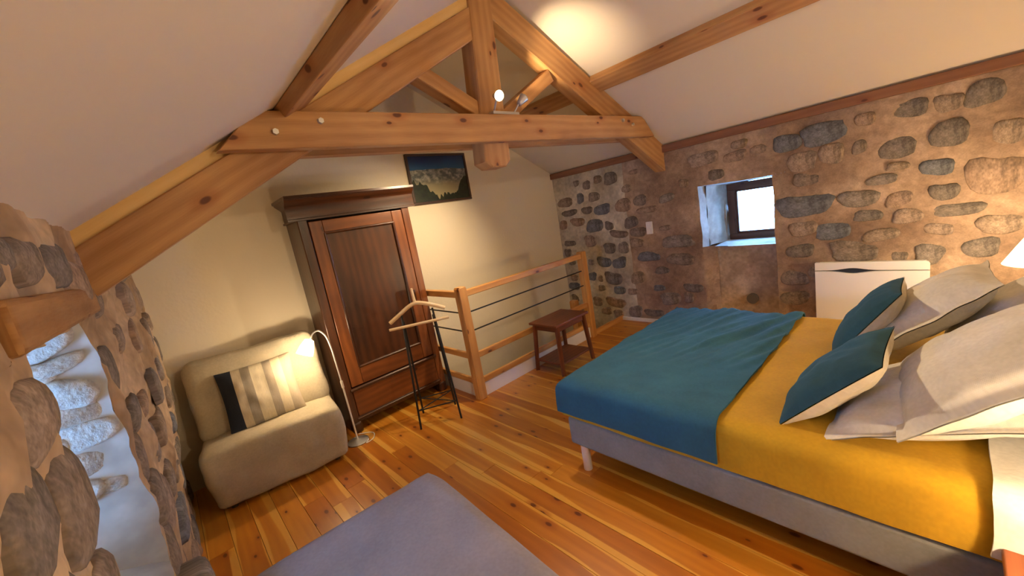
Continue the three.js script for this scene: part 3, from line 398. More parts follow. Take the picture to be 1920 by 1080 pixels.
// ------------------------------------------------------------------ wardrobe
{
  const x0 = 0.91, x1 = 1.9, z0 = ZB + 0.02, z1 = -3.48, g = tag(group('wardrobe', 0, 0, 0), 'tall antique dark walnut wardrobe with one panelled door and a base drawer', 'wardrobe');
  const y = V(0, 1, 0), x = V(1, 0, 0), put = (n, ge, d, m = M.walnut, o = 0) => mesh(n, grain(ge, d, 2, 0.5, [o, o * 0.7]), m, g);
  put('side_panel', box(x0, x0 + 0.035, 0.02, 1.96, z0, z1 - 0.02, 0.006), y, M.walnut, 0.1); put('side_panel', box(x1 - 0.035, x1, 0.02, 1.96, z0, z1 - 0.02, 0.006), y, M.walnut, 0.4);
  put('back_panel', box(x0 + 0.03, x1 - 0.03, 0.1, 1.96, z0, z0 + 0.02, 0), y); put('bottom', box(x0 + 0.03, x1 - 0.03, 0.1, 0.13, z0, z1 - 0.03, 0), x);
  put('stile', box(x0, x0 + 0.075, 0.02, 1.9, z1 - 0.03, z1, 0.008), y, M.walnut, 0.2); put('stile', box(x1 - 0.075, x1, 0.02, 1.9, z1 - 0.03, z1, 0.008), y, M.walnutLight, 0.7);  // right stile takes the lighter walnut: lamplight put into its colour
  // cornice
  const prof = [[0, 1.885], [0.02, 1.885], [0.02, 1.9], [0.008, 1.905], [0.008, 2.0], [0.016, 2.012], [0.034, 2.028], [0.052, 2.046], [0.055, 2.056], [0.066, 2.06], [0.066, 2.08], [0, 2.08]];
  const front = prism(prof.map(([d, h]) => [d, h]), 0, x1 - x0 + 0.13, 0).rotateY(-Math.PI / 2); // profile depth -> +z, length -> -x
  front.translate(x1 + 0.065, 0, z1); // x: from x1+.065 back to x0-.065
  const sideL = prism(prof.map(([d, h]) => [-d, h]).reverse(), 0, z1 - z0 + 0.0, 0).translate(x0, 0, z0), sideR = prism(prof.map(([d, h]) => [d, h]), 0, z1 - z0, 0).translate(x1, 0, z0);
  put('cornice', toCreasedNormals(merge([front, sideL, sideR, box(x0, x1, 1.93, 2.078, z0, z1, 0)]), 0.6), x, M.walnut, 0.3);
  // door: frame, bevelled panel, mouldings
  const dx0 = x0 + 0.08, dx1 = x1 - 0.08, dy0 = 0.415, dy1 = 1.87, s = 0.105, zf = z1 + 0.004;
  const door = new THREE.Group(); door.name = 'door'; g.add(door); const dp = (n, ge, d, m, o = 0) => mesh(n, grain(ge, d, 2, 0.5, [o, o]), m, door);
  dp('door_stile', box(dx0, dx0 + s, dy0, dy1, zf - 0.03, zf, 0.006), y, M.walnutLight, 0.1); dp('door_stile', box(dx1 - s, dx1, dy0, dy1, zf - 0.03, zf, 0.006), y, M.walnutLight, 0.5);
  dp('door_rail', box(dx0 + s, dx1 - s, dy1 - s, dy1, zf - 0.03, zf, 0.006), x, M.walnutLight, 0.3); dp('door_rail', box(dx0 + s, dx1 - s, dy0, dy0 + s + 0.05, zf - 0.03, zf, 0.006), x, M.walnutLight, 0.8);
  const px0 = dx0 + s, px1 = dx1 - s, py0 = dy0 + s + 0.05, py1 = dy1 - s;
  dp('door_panel', box(px0 - 0.01, px1 + 0.01, py0 - 0.01, py1 + 0.01, zf - 0.03, zf - 0.014, 0), y, M.walnut, 0.6);
  const c = 0.03; const mould = [rod([px0, py0, zf - 0.008], [px1, py0, zf - 0.008], 0.013), rod([px0, py1, zf - 0.008], [px1, py1, zf - 0.008], 0.013), rod([px0, py0, zf - 0.008], [px0, py1, zf - 0.008], 0.013), rod([px1, py0, zf - 0.008], [px1, py1, zf - 0.008], 0.013)];
  dp('door_moulding', merge(mould), y, M.walnut, 0.2);
  const kx = px1 + s / 2; dp('key_plate', box(kx - 0.012, kx + 0.012, 1.0, 1.1, zf, zf + 0.003, 0.001), y, M.walnut);
  // drawer and base
  put('base_rail', box(x0 + 0.07, x1 - 0.07, 0.09, 0.14, z1 - 0.03, z1, 0.004), x, M.walnut, 0.3);
  const dr = mesh('drawer', grain(box(x0 + 0.078, x1 - 0.078, 0.14, 0.375, z1 - 0.03, z1 + 0.002, 0.006), x, 2, 0.5, [0.2, 0.6]), M.walnutLight, g);
  mesh('drawer_moulding', grain(merge([rod([x0 + 0.06, 0.392, z1 + 0.006], [x1 - 0.06, 0.392, z1 + 0.006], 0.017), rod([x0 + 0.06, 0.125, z1 + 0.004], [x1 - 0.06, 0.125, z1 + 0.004], 0.01)]), x), M.walnut, dr);
  for (const fx of [x0 + 0.045, x1 - 0.045]) put('foot', box(fx - 0.045, fx + 0.045, 0, 0.1, z1 - 0.08, z1 + 0.012, 0.02), y);
}
// ------------------------------------------------------------------ framed picture
{
  const g = tag(group('framed_picture', 2.56, 2.175, ZB), 'dark framed mountain landscape picture hanging above the wardrobe corner', 'picture'); g.rotation.z = -0.012;
  const W = 0.775, H = 0.53, f = 0.025;
  for (const [a, b, c, d] of [[-W / 2, W / 2, -H / 2, -H / 2 + f], [-W / 2, W / 2, H / 2 - f, H / 2], [-W / 2, -W / 2 + f, -H / 2 + f, H / 2 - f], [W / 2 - f, W / 2, -H / 2 + f, H / 2 - f]]) mesh('frame', box(a, b, c, d, 0.002, 0.03, 0.004), M.pictureFrame ??= std({ color: rgb(0.05, 0.025, 0.015), roughness: 0.4 }), g);
  const art = tex(384, 256, (u, v) => {
    const ridge = 0.66 + 0.1 * fbm(u, 0.2, 4, 2, 4, 7) - 0.06 * Math.abs(u - 0.5), left = v < 0.92 - u * 1.7 && v > 0.1, trees = 0.3 - 0.16 * Math.sin(u * 3.2) + 0.75 * (fbm(u, 0.6, 7, 3, 4, 17) - 0.45) + (u > 0.72 ? (u - 0.72) * 1.4 : 0) + (u < 0.3 ? (0.3 - u) * 1.1 : 0);
    const n = fbm(u, v, 20, 20, 4, 23);
    if (v > ridge) return mix3([40, 92, 134], [16, 44, 92], smooth(ridge, 1, v));
    if (v > 0.7 && u < 0.28 && v < 0.9 - u * 0.6 && v > 0.84 - u * 0.6) return [210, 214, 214];
    if (v < trees) return mix3([12, 22, 18], [44, 58, 34], n);
    const snow = mix3([84, 92, 92], [168, 168, 158], clamp((n - 0.35) * 2.5, 0, 1)); return mix3(snow, [150, 142, 108], smooth(0.55, 0.3, v));
  });
  art.wrapS = art.wrapT = THREE.ClampToEdgeWrapping;
  const p = new THREE.PlaneGeometry(W - 2 * f + 0.004, H - 2 * f + 0.004); p.translate(0, 0, 0.016); mesh('print', p, phys({ map: art, roughness: 0.35, clearcoat: 0.4, clearcoatRoughness: 0.15 }), g);
  mesh('backing', box(-W / 2 + 0.01, W / 2 - 0.01, -H / 2 + 0.01, H / 2 - 0.01, 0.003, 0.014, 0), M.black, g);
}
// light switch on the stone wall
{
  const g = tag(group('light_switch', XR - 0.012, 1.2, -2.43), 'white light switch plate on the stone wall', 'light switch');
  mesh('plate', box(-0.012, 0.012, -0.075, 0.075, -0.04, 0.04, 0.004), M.white, g); mesh('rocker', box(-0.018, -0.01, 0.01, 0.055, -0.022, 0.022, 0.003), M.white, g); mesh('rocker', box(-0.018, -0.01, -0.055, -0.01, -0.022, 0.022, 0.003), M.white, g);
}
// electric heater beyond the bed
{
  const z0 = -0.82, z1 = -0.1, y0 = 0.2, y1 = 0.745, x = XR - 0.02, g = tag(group('electric_heater', x, 0, 0), 'white electric panel heater with a dark wavy slot on the stone wall', 'heater');
  mesh('body', box(-0.05, 0.01, y0 + 0.02, y1 - 0.01, z0 + 0.02, z1 - 0.02, 0.008), M.white, g);
  const gap = (s) => { const top = 0.668, out = []; for (let k = 0; k <= 30; k++) { const t = k / 30; out.push([lerp(z0, z1, t), top + s * (0.004 + 0.02 * Math.exp(-(((t - 0.36) / 0.13) ** 2)))]); } return out; };
  const sheet = (pts) => { const q = prism(pts.map(([z, yy]) => [z, yy]), 0, 0.025, 0.002); q.rotateY(Math.PI / 2); q.scale(1, 1, -1); const i = q.index; const a = q.attributes.position; for (let k = 0; k < a.count; k += 3) { for (const at of Object.values(q.attributes)) { const s = at.itemSize; for (let c = 0; c < s; c++) { const tmp = at.array[(k + 1) * s + c]; at.array[(k + 1) * s + c] = at.array[(k + 2) * s + c]; at.array[(k + 2) * s + c] = tmp; } } } q.translate(-0.085, 0, 0); q.computeVertexNormals(); return q; };
  const up = gap(1), dn = gap(-1);
  mesh('front_panel', sheet([[z0, y0], [z1, y0], ...dn.slice().reverse()]), M.white, g);
  mesh('top_panel', sheet([...up, [z1, y1 - 0.025], [z1 - 0.008, y1 - 0.008], [z1 - 0.025, y1], [z0 + 0.006, y1], [z0, y1 - 0.006]]), M.white, g);
  mesh('air_slot', box(-0.063, -0.052, 0.63, 0.71, z0 + 0.01, z1 - 0.01, 0), M.heaterSlot = std({ color: rgb(0.02, 0.025, 0.035), roughness: 0.5 }), g).userData.label = 'dark wavy air slot';
}

// ------------------------------------------------------------------ small side table by the railing
{
  const g = tag(group('side_table', 2.92, 0, -2.72), 'small brown wooden side table standing against the railing', 'side table');
  const a = 0.26, b = 0.19, H = 0.525, put = (n, ge, d, o = 0) => mesh(n, grain(ge, d, 2, 0.5, [o, o]), M.stool, g);
  put('tabletop', box(-a, a, H - 0.025, H, -b, b, 0.006), V(1, 0, 0), 0.1);
  for (const [i, j] of [[-1, -1], [-1, 1], [1, -1], [1, 1]]) put('leg', rod([i * (a - 0.015), 0, j * (b - 0.01)], [i * (a - 0.05), H - 0.02, j * (b - 0.04)], 0.028, 4, 0.034), V(0, 1, 0), i * 0.2 + j * 0.1);
  for (const j of [-1, 1]) put('apron', box(-a + 0.05, a - 0.05, H - 0.085, H - 0.02, j * (b - 0.04) - 0.01, j * (b - 0.04) + 0.01), V(1, 0, 0), 0.4);
  for (const i of [-1, 1]) put('apron', box(i * (a - 0.05) - 0.01, i * (a - 0.05) + 0.01, H - 0.085, H - 0.02, -b + 0.05, b - 0.05), V(0, 0, 1), 0.4);
  put('shelf', box(-a + 0.02, a - 0.02, 0.1, 0.12, -b + 0.02, b - 0.02, 0.004), V(1, 0, 0), 0.7);
}
// ------------------------------------------------------------------ clothes valet
{
  const g = tag(group('clothes_valet', 1.52, 0, -3.02, -0.505), 'clothes valet stand with black wire frame, wooden hanger and trouser bar', 'valet stand');
  // local x runs along the hanger, z is front
  const hanger = tube([[-0.235, 0.935, 0.0], [-0.16, 0.98, 0], [-0.05, 1.045, 0], [0, 1.06, 0], [0.05, 1.05, 0], [0.16, 1.005, 0], [0.235, 0.965, 0]], 0.017, 40, 8); hanger.scale(1, 1, 1.3);
  mesh('hanger', grain(hanger, V(1, 0, 0)), M.beech, g);
  mesh('neck', grain(rod([0, 1.05, 0], [-0.004, 1.19, 0], 0.013, 10, 0.009), V(0, 1, 0)), M.beech, g);
  mesh('trouser_bar', grain(rod([-0.25, 0.885, 0.03], [0.25, 0.885, 0.03], 0.012, 10), V(1, 0, 0)), M.beech, g);
  const R = 0.009;
  for (const s of [-1, 1]) { mesh('leg', rod([s * 0.13, 0.99, 0], [s * 0.175, 0, 0.13], R), M.black, g); mesh('leg', rod([s * 0.125, 0.93, 0], [s * 0.15, 0, -0.17], R), M.black, g); }
  mesh('crossbar', rod([-0.16, 0.16, 0.108], [0.16, 0.16, 0.108], 0.006), M.black, g); mesh('crossbar', rod([-0.14, 0.16, -0.14], [0.14, 0.16, -0.14], 0.006), M.black, g);
  mesh('brace', rod([-0.16, 0.16, 0.108], [0.14, 0.16, -0.14], 0.005), M.black, g); mesh('brace', rod([0.16, 0.16, 0.108], [-0.14, 0.16, -0.14], 0.005), M.black, g);
}
// ------------------------------------------------------------------ sofa chair, cushion and floor lamp
{
  const g = tag(group('sofa_chair', 0.36, 0, -3.47, -0.12), 'cream covered fold out sofa chair by the left stone wall', 'sofa');
  const W = 0.89, hw = W / 2;
  // seat block: a soft box whose loose cover hangs to the floor
  const soft = (w, h, d, r, puff, seed) => {
    const b = new RoundedBoxGeometry(w, h, d, 6, r), p = b.attributes.position; const bb = mergeVertices((b.deleteAttribute('normal'), b.deleteAttribute('uv'), b), 1e-5); const q = bb.attributes.position;
    for (let i = 0; i < q.count; i++) { const X = q.getX(i), Y = q.getY(i), Zz = q.getZ(i), n = puff * (N3(X * 5 + seed, Y * 5, Zz * 5) + 0.5 * N3(X * 13 + seed, Y * 13, Zz * 13)); const l = Math.hypot(X / w, Y / h, Zz / d) || 1; q.setXYZ(i, X + (n * X) / w / l, Y + (n * Y) / h / l, Zz + (n * Zz) / d / l); }
    return bb;
  };
  const fine = (w, h, d, r, puff, seed) => { // subdivided soft box
    const nx = 26, ny = 16, nz = 20, b = new THREE.BoxGeometry(w, h, d, nx, ny, nz); b.deleteAttribute('normal'); b.deleteAttribute('uv'); const m = mergeVertices(b, 1e-5), p = m.attributes.position;
    for (let i = 0; i < p.count; i++) { let v = V(p.getX(i), p.getY(i), p.getZ(i)); const c = V(clamp(v.x, -w / 2 + r, w / 2 - r), clamp(v.y, -h / 2 + r, h / 2 - r), clamp(v.z, -d / 2 + r, d / 2 - r)), o = v.clone().sub(c); if (o.length() > 1e-6) { o.setLength(r); v = c.clone().add(o); const n = puff * (N3(v.x * 4 + seed, v.y * 4, v.z * 4) + 0.6 * N3(v.x * 11 + seed, v.y * 11, v.z * 11)); v.addScaledVector(o.normalize(), n); } p.setXYZ(i, v.x, v.y, v.z); }
    m.computeVertexNormals(); return m;
  };
  const seat = fine(W, 0.43, 0.6, 0.05, 0.012, 3), sp = seat.attributes.position;
  for (let i = 0; i < sp.count; i++) { const y = sp.getY(i), k = smooth(0.05, -0.2, y); sp.setXYZ(i, sp.getX(i) * (1 - 0.03 * k), y + 0.018 * Math.cos(sp.getX(i) * 4) * smooth(0, 0.2, y), sp.getZ(i) - 0.035 * k * smooth(0, 0.3, sp.getZ(i))); }
  seat.computeVertexNormals(); seat.translate(0, 0.238, 0.01); mesh('seat', boxUV(seat), M.sofa, g);
  const back = fine(W, 0.62, 0.2, 0.08, 0.012, 8); back.rotateX(-0.22); back.translate(0, 0.695, -0.17); mesh('backrest', boxUV(back), M.sofa, g);
  const fr = std({ color: rgb(0.05, 0.035, 0.02), roughness: 0.6 });
  mesh('frame', merge([box(-hw + 0.06, hw - 0.06, 0.03, 0.07, -0.25, 0.25, 0.004)]), fr, g);
  for (const [i, j] of [[-1, -1], [-1, 1], [1, -1], [1, 1]]) mesh('leg', rod([i * (hw - 0.1), 0, j * 0.2], [i * (hw - 0.1), 0.07, j * 0.2], 0.02), fr, g);
}
// pillows: u, v over the square, bulged on both sides; front and back halves are separate covers
function pillowHalf(w, h, t, side, seed, o = {}) {
  const n = o.n ?? 30, fl = o.flange ?? 0, pos = [], uv = [], idx = [];
  for (let j = 0; j <= n; j++) for (let i = 0; i <= n; i++) {
    const u = (i / n) * 2 - 1, v = (j / n) * 2 - 1, k = 1 - fl, pu = clamp(Math.abs(u) / k, 0, 1), pv = clamp(Math.abs(v) / k, 0, 1);
    const body = Math.pow(Math.max(0, (1 - pu ** 2.6) * (1 - pv ** 2.6)), 0.55), inset = 0.055 * (1 - fl * 3);
    const x = (u * w / 2) * (1 - inset * (1 - v * v) * Math.abs(u)), y = (v * h / 2) * (1 - inset * (1 - u * u) * Math.abs(v));
    const wr = (o.wr ?? 0.008) * (N3(x * 9 + seed, y * 9, seed) + 0.6 * N3(x * 22 + seed, y * 14, 3)) * (0.35 + body);
    pos.push(x, y, side * (body * t / 2 + 0.002) + wr * (side > 0 ? 1 : -1) * Math.min(1, body * 4) + (fl ? 0.012 * N3(x * 8 + seed, y * 8, 7) : 0)); uv.push(x, y);
  }
  for (let j = 0; j < n; j++) for (let i = 0; i < n; i++) { const a = j * (n + 1) + i, b = a + 1, c = a + n + 2, d = a + n + 1; if (side > 0) idx.push(a, b, c, a, c, d); else idx.push(a, c, b, a, d, c); }
  const g = new THREE.BufferGeometry(); g.setAttribute('position', new THREE.Float32BufferAttribute(pos, 3)); g.setAttribute('uv', new THREE.Float32BufferAttribute(uv, 2)); g.setIndex(idx); g.computeVertexNormals(); return g;
}
{
  const g = tag(group('striped_cushion', 0.355, 0.67, -3.475, 0.1), 'navy, beige and cream striped cushion on the sofa chair', 'cushion'); g.rotation.set(-0.38, -0.12, 0.01, 'YXZ');
  const bands = [[0, 0.2, [38, 46, 62]], [0.2, 0.31, [196, 184, 160]], [0.31, 0.43, [150, 142, 128]], [0.43, 0.6, [214, 204, 178]], [0.6, 0.71, [158, 148, 132]], [0.71, 0.84, [206, 194, 166]], [0.84, 1.01, [164, 152, 132]]];
  const st = tex(512, 64, (u, v) => { const b = bands.find(([a, c]) => u >= a && u < c)[2], n = 1 + 0.08 * (pnoise(u * 256, v * 32, 256, 32, 5) - 0.5); return b.map((c) => c * n); });
  const m = phys({ map: st, roughness: 0.95, bumpMap: weave, bumpScale: 0.001 }), W = 0.5, H = 0.46;
  for (const s of [1, -1]) { const h = pillowHalf(W, H, 0.15, s, 5), uv = h.attributes.uv; for (let i = 0; i < uv.count; i++) uv.setXY(i, uv.getX(i) / W + 0.5, uv.getY(i) / H + 0.5); mesh(s > 0 ? 'front_cover' : 'back_cover', h, m, g); }
}
{
  const g = tag(group('floor_lamp', 0.885, 0, -3.33), 'slim silver gooseneck floor lamp with lit white shade beside the sofa chair', 'floor lamp');
  mesh('base', new THREE.LatheGeometry([[0, 0], [0.085, 0], [0.085, 0.012], [0.03, 0.02], [0.012, 0.03], [0, 0.03]].map((p) => new THREE.Vector2(...p)), 32), M.dullSteel, g);
  mesh('pole', merge([rod([0, 0.02, 0], [-0.005, 0.52, 0], 0.007), rod([-0.005, 0.5, 0], [-0.01, 0.72, 0], 0.0055), rod([-0.005, 0.5, 0], [-0.006, 0.56, 0], 0.011)]), M.steel, g);
  mesh('gooseneck', tube([[-0.01, 0.72, 0], [-0.015, 0.86, 0], [-0.035, 0.97, 0], [-0.075, 1.02, 0.005], [-0.115, 1.015, 0.01], [-0.15, 0.975, 0.015]], 0.006, 40), M.steel, g);
  const sh = new THREE.Group(); sh.name = 'shade'; sh.position.set(-0.185, 0.925, 0.02); sh.rotation.z = -0.55; g.add(sh);
  const prof = [[0.016, 0.062], [0.034, 0.055], [0.052, 0.0], [0.062, -0.06], [0.0595, -0.06], [0.049, 0.0], [0.031, 0.051], [0.016, 0.057]].map((p) => new THREE.Vector2(...p));
  mesh('lampshade', new THREE.LatheGeometry(prof, 28), phys({ color: rgb(0.95, 0.9, 0.8), roughness: 0.9, transmission: 0.15, thickness: 0, side: THREE.DoubleSide, emissive: rgb(1, 0.84, 0.58), emissiveIntensity: 1.1 }), sh);
  const b = new THREE.SphereGeometry(0.026, 16, 12); mesh('bulb', b, std({ color: rgb(1, 0.9, 0.7), emissive: rgb(1, 0.82, 0.52), emissiveIntensity: 9 }), sh);
  const p = new THREE.PointLight(WARM, 0.42); p.position.set(0, -0.03, 0); p.castShadow = true; p.name = 'floor_lamp_light'; sh.add(p);
  mesh('cable', tube([[0, 0.012, -0.08], [0.03, 0.006, -0.02], [0.07, 0.006, 0.05], [0.03, 0.006, 0.1], [0.1, 0.006, 0.08], [0.14, 0.006, -0.02], [0.05, 0.006, -0.12]], 0.004, 60), M.white, g).userData.label = 'loose white cable';
}

// ------------------------------------------------------------------ double bed
const BX0 = 1.65, BX1 = 3.25, BZ0 = -1.6, BZ1 = 0.42, BT = 0.6;
{
  const g = tag(group('double_bed', 0, 0, 0), 'double bed with grey upholstered base on round chrome legs', 'bed');
  mesh('bed_base', boxUV(new RoundedBoxGeometry(BX1 - BX0, 0.185, BZ1 - BZ0, 4, 0.02).translate((BX0 + BX1) / 2, 0.255, (BZ0 + BZ1) / 2)), M.greyBase, g);
  mesh('mattress', boxUV(new RoundedBoxGeometry(BX1 - BX0 - 0.02, 0.225, BZ1 - BZ0 - 0.02, 5, 0.05).translate((BX0 + BX1) / 2, 0.463, (BZ0 + BZ1) / 2)), M.mattress, g);
  mesh('headboard', boxUV(new RoundedBoxGeometry(BX1 - BX0, 0.86, 0.07, 3, 0.02).translate((BX0 + BX1) / 2, 0.57, BZ1 + 0.04)), M.greyBase, g);
  for (const x of [BX0 + 0.028, BX1 - 0.028]) for (const z of [BZ0 + 0.09, BZ1 - 0.1]) mesh('leg', new THREE.CylinderGeometry(0.027, 0.027, 0.17, 24).translate(x, 0.085, z), M.steel, g);
}
// a cover laid over the bed: a runs across (x), b along (z); what lies past an edge hangs down
function drape(o) {
  const { x0, x1, z0, z1, top, r, dropN, dropF, dropE, endZ, wrinkle, flare = 0 } = o;
  const bend = (s, rr) => { if (s <= 0) return [0, 0]; const q = (rr * Math.PI) / 2; if (s < q) { const t = s / rr; return [rr * Math.sin(t), rr * (1 - Math.cos(t))]; } return [rr + (s - q) * flare, rr + (s - q)]; };
  const A0 = -dropN, A1 = (x1 - x0 - 2 * r) + dropF, B0 = -dropE, B1 = endZ - (z0 + r);
  return cloth((u, v) => {
    const a = lerp(A0, A1, u), b = lerp(B1, B0, v), wx = x1 - x0 - 2 * r;
    let x, y = top, z, ox = 0, dy1 = 0, dy2 = 0, oz = 0;
    if (a < 0) { [ox, dy1] = bend(-a, r); x = x0 + r - ox; } else if (a > wx) { [ox, dy1] = bend(a - wx, r); x = x0 + r + wx + ox; } else x = x0 + r + a;
    if (b < 0) { [oz, dy2] = bend(-b, r); z = z0 + r - oz; } else z = z0 + r + b;
    y -= Math.max(dy1, dy2) + 0.35 * Math.min(dy1, dy2) * 0;
    const w = wrinkle(x, y, z); return V(x + w.x, y + w.y, z + w.z);
  }, o.nu, o.nv, o.th);
}
{
  const yellow = drape({ x0: 1.632, x1: 3.268, z0: -1.612, z1: 0, top: 0.597, r: 0.07, dropN: 0.268, dropF: 0.25, dropE: 0.24, endZ: 0.36, nu: 90, nv: 100, th: 0.008, wrinkle: (x, y, z) => V(0.004 * N3(z * 6, y * 3, 1) * smooth(0.58, 0.45, y), 0.006 * (N3(x * 5, 2, z * 5) + 0.4 * N3(x * 14, 2, z * 14)), 0) });
  tag(mesh('bed_cover', yellow, M.mustard), 'mustard yellow bed cover spread over the double bed', 'bed cover');
  const fold = (x, z) => { let h = 0; const dx = x - 2.7, dz = z + 1.1; // a fan of creases towards the far corner, plus soft unevenness
    const along = z * 1.0 - x * 0.35; h += 0.024 * smooth(1.9, 2.6, x) * (N3(along * 15, x * 1.6, 4) + 0.5 * N3(along * 31, x * 2.5, 8)); h += 0.006 * N3(x * 5, 1, z * 5) + 0.003 * N3(x * 16, 5, z * 16); return h; };
  const teal = drape({ x0: 1.618, x1: 3.283, z0: -1.628, z1: 0, top: 0.617, r: 0.075, dropN: 0.262, dropF: 0.26, dropE: 0.2, endZ: -0.68, nu: 120, nv: 110, th: 0.01, flare: 0.04, wrinkle: (x, y, z) => { const side = smooth(0.6, 0.5, y); return V(0.006 * side * N3(z * 7, 3, y * 2), fold(x, z) * (1 - side), 0.004 * side * N3(x * 7, 6, y * 3)); } });
  tag(mesh('bed_throw', teal, M.teal), 'teal blue quilted throw across the foot of the double bed', 'blanket');
}
function pillow(name, label, cat, grp, pos, rot, w, h, t, seed, mf, mb, o = {}) {
  const g = tag(group(name, ...pos), label, cat, grp); g.rotation.set(...rot, 'YXZ');
  mesh('front_cover', pillowHalf(w, h, t, 1, seed, o), mf, g); mesh('back_cover', pillowHalf(w, h, t * (o.backFat ?? 1), -1, seed, o), mb, g);
  return g;
}
{ // front faces look to -z (towards the foot), leaning back towards the head; rotation.y = PI turns the front to -z
  const P = Math.PI, C = 'teal cushions leaning on the white pillows', W = 'white pillows at the head of the double bed';
  pillow('teal_cushion', 'teal cushion with cream back nearest the bed edge, lying on the big white pillow', 'cushion', C, [1.97, 0.75, -0.31], [-0.78, P, 0], 0.46, 0.46, 0.15, 21, M.tealCushion, M.cream, { backFat: 1.0 });
  pillow('teal_cushion', 'teal cushion farther from the bed edge, standing in front of the heater', 'cushion', C, [2.68, 0.79, -0.28], [-0.62, P, 0.06], 0.44, 0.44, 0.15, 27, M.tealCushion, M.cream, { backFat: 1.0 });
  pillow('white_pillow', 'white flanged pillow lowest in the near stack, under the teal cushion', 'pillow', W, [2.07, 0.69, -0.02], [-1.26, P, 0.06], 0.68, 0.66, 0.16, 31, M.pillow, M.pillow, { flange: 0.07 });
  pillow('white_pillow', 'large white flanged pillow leaning highest at the near bed edge', 'pillow', W, [2.05, 0.855, 0.12], [-0.92, P, 0.12], 0.7, 0.66, 0.22, 37, M.pillow, M.pillow, { flange: 0.07 });
  pillow('white_pillow', 'white pillow standing behind the farther teal cushion', 'pillow', W, [2.78, 0.83, -0.07], [-0.86, P, 0.05], 0.6, 0.56, 0.2, 41, M.pillow, M.pillow, { flange: 0.06 });
  pillow('white_pillow', 'white pillow at the back by the lit bedside lamp', 'pillow', W, [2.75, 0.81, 0.2], [-0.8, P, -0.04], 0.62, 0.6, 0.2, 47, M.pillow, M.pillow, { flange: 0.06 });
  const duvet = drape({ x0: 1.605, x1: 3.295, z0: 0.02, z1: 0, top: 0.628, r: 0.085, dropN: 0.27, dropF: 0.25, dropE: 0, endZ: 0.42, nu: 90, nv: 30, th: 0.014, flare: 0.06, wrinkle: (x, y, z) => V(0.012 * N3(z * 9, y * 5, 1) * smooth(0.62, 0.5, y), 0.006 * N3(x * 6, 2, z * 8), 0.02 * N3(1, y * 7, x * 3)) });
  tag(mesh('folded_sheet', duvet, M.pillow), 'white sheet hanging over the near bed edge at the head end', 'bed sheet');
}
// ------------------------------------------------------------------ bedside tables and lamps
function nightstand(x0, x1, z0, z1, H, label) {
  const g = tag(group('nightstand', (x0 + x1) / 2, 0, (z0 + z1) / 2), label, 'nightstand'), a = (x1 - x0) / 2, b = (z1 - z0) / 2, put = (n, ge, d, p = g) => mesh(n, grain(ge, d), M.stool, p);
  put('top', box(-a, a, H - 0.025, H, -b, b, 0.006), V(1, 0, 0)); put('body', box(-a + 0.02, a - 0.02, 0.1, H - 0.025, -b + 0.02, b - 0.02, 0.004), V(0, 1, 0));
  const d = put('drawer', box(-a + 0.04, a - 0.04, H - 0.17, H - 0.04, -b + 0.005, -b + 0.03, 0.004), V(1, 0, 0)); mesh('knob', new THREE.SphereGeometry(0.014, 12, 8).translate(0, H - 0.105, -b - 0.004), M.dullSteel, d);
  for (const [i, j] of [[-1, -1], [-1, 1], [1, -1], [1, 1]]) put('leg', box(i * (a - 0.04) - 0.02, i * (a - 0.04) + 0.02, 0, 0.11, j * (b - 0.04) - 0.02, j * (b - 0.04) + 0.02, 0.003), V(0, 1, 0));
}
function tableLamp(x, y, z, I, label) {
  const g = tag(group('table_lamp', x, y, z), label, 'table lamp');
  mesh('base', new THREE.LatheGeometry([[0, 0], [0.06, 0], [0.06, 0.012], [0.03, 0.03], [0.045, 0.08], [0.04, 0.13], [0.012, 0.17], [0.01, 0.27], [0, 0.27]].map((p) => new THREE.Vector2(...p)), 28), M.cream2 ??= std({ color: rgb(0.7, 0.62, 0.48), roughness: 0.4 }), g);
  mesh('lampshade', new THREE.LatheGeometry([[0.055, 0.42], [0.15, 0.24], [0.1475, 0.24], [0.0525, 0.42]].map((p) => new THREE.Vector2(...p)), 36), phys({ color: rgb(0.95, 0.86, 0.68), roughness: 0.9, transmission: 0.3, thickness: 0, side: THREE.DoubleSide, emissive: rgb(1, 0.76, 0.44), emissiveIntensity: 0.9 }), g);
  mesh('bulb', new THREE.SphereGeometry(0.03, 16, 12).translate(0, 0.31, 0), std({ color: rgb(1, 0.9, 0.7), emissive: rgb(1, 0.8, 0.5), emissiveIntensity: 6 }), g);
  const p = new THREE.PointLight(WARM, I); p.position.set(0, 0.31, 0); p.castShadow = true; p.shadow.radius = 1.5; p.name = 'table_lamp_light'; g.add(p);
}
nightstand(3.5, 4.0, 0.14, 0.54, 0.58, 'brown nightstand between the double bed and the stone wall');
tableLamp(3.84, 0.58, 0.365, 1.6, 'lit bedside lamp with cream shade by the stone wall');
nightstand(1.2, 1.6, 0.12, 0.5, 0.45, 'brown nightstand at the near side of the double bed');
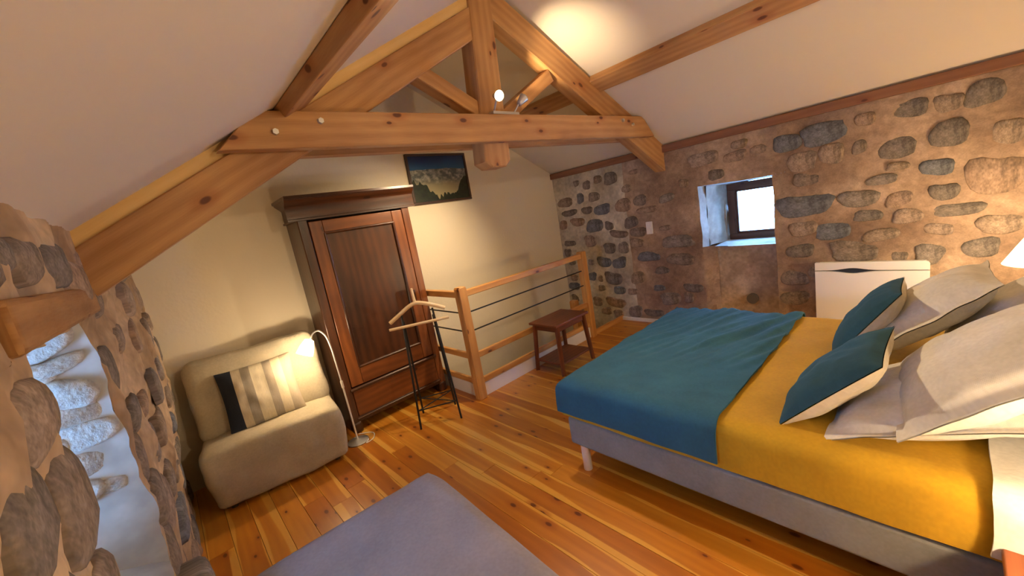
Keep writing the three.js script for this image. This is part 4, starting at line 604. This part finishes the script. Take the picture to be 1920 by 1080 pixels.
tableLamp(1.36, 0.45, 0.38, 1.0, 'lit bedside lamp on the near nightstand beside the double bed');

// ------------------------------------------------------------------ single bed in the foreground
{
  const g = tag(group('single_bed', 0.3, 0, -0.78, -0.05), 'single bed with a lavender grey cover in the foreground', 'bed'), w = 0.84, L = 1.94;
  mesh('bed_base', boxUV(new RoundedBoxGeometry(w - 0.04, 0.16, L - 0.04, 3, 0.02).translate(0, 0.2, 0)), M.greyBase, g);
  for (const x of [-0.36, 0.36]) for (const z of [-0.85, 0.85]) mesh('leg', new THREE.CylinderGeometry(0.022, 0.022, 0.13, 20).translate(x, 0.065, z), M.steel, g);
  const b = new THREE.BoxGeometry(w, 0.24, L, 50, 12, 90); b.deleteAttribute('normal'); b.deleteAttribute('uv'); const m = mergeVertices(b, 1e-5), p = m.attributes.position, R = 0.07;
  for (let i = 0; i < p.count; i++) {
    let v = V(p.getX(i), p.getY(i), p.getZ(i)); const RC = 0.15; // plan corners rounded more than the edges
    const c = V(clamp(v.x, -w / 2 + RC, w / 2 - RC), v.y, clamp(v.z, -L / 2 + RC, L / 2 - RC)), o = v.clone().sub(c); o.y = 0; if (o.x && o.z) { o.setLength(Math.max(Math.abs(o.x), Math.abs(o.z))); v = c.clone().add(o); }
    const c2 = V(0, clamp(v.y, -0.12 + R, 0.12 - R), 0), over = Math.abs(v.y - c2.y) / R; if (over > 0) { const edge = Math.max(Math.abs(v.x) - (w / 2 - R), Math.abs(v.z) - (L / 2 - R), 0) / R; const s = edge * over * 0.3; v.x *= 1 - s * R / (w / 2); v.z *= 1 - s * R / (L / 2); v.y -= Math.sign(v.y) * s * R; }
    const up = smooth(0.05, 0.12, v.y); v.y += up * (0.006 * N3(v.x * 4, 1, v.z * 4) + 0.004 * N3(v.x * 11 + v.z * 4, 2, v.z * 3)); p.setXYZ(i, v.x, v.y, v.z);
  }
  m.computeVertexNormals(); m.translate(0, 0.385, 0); mesh('covered_mattress', boxUV(m), M.lavender, g);
}

renderer.render(scene, camera);
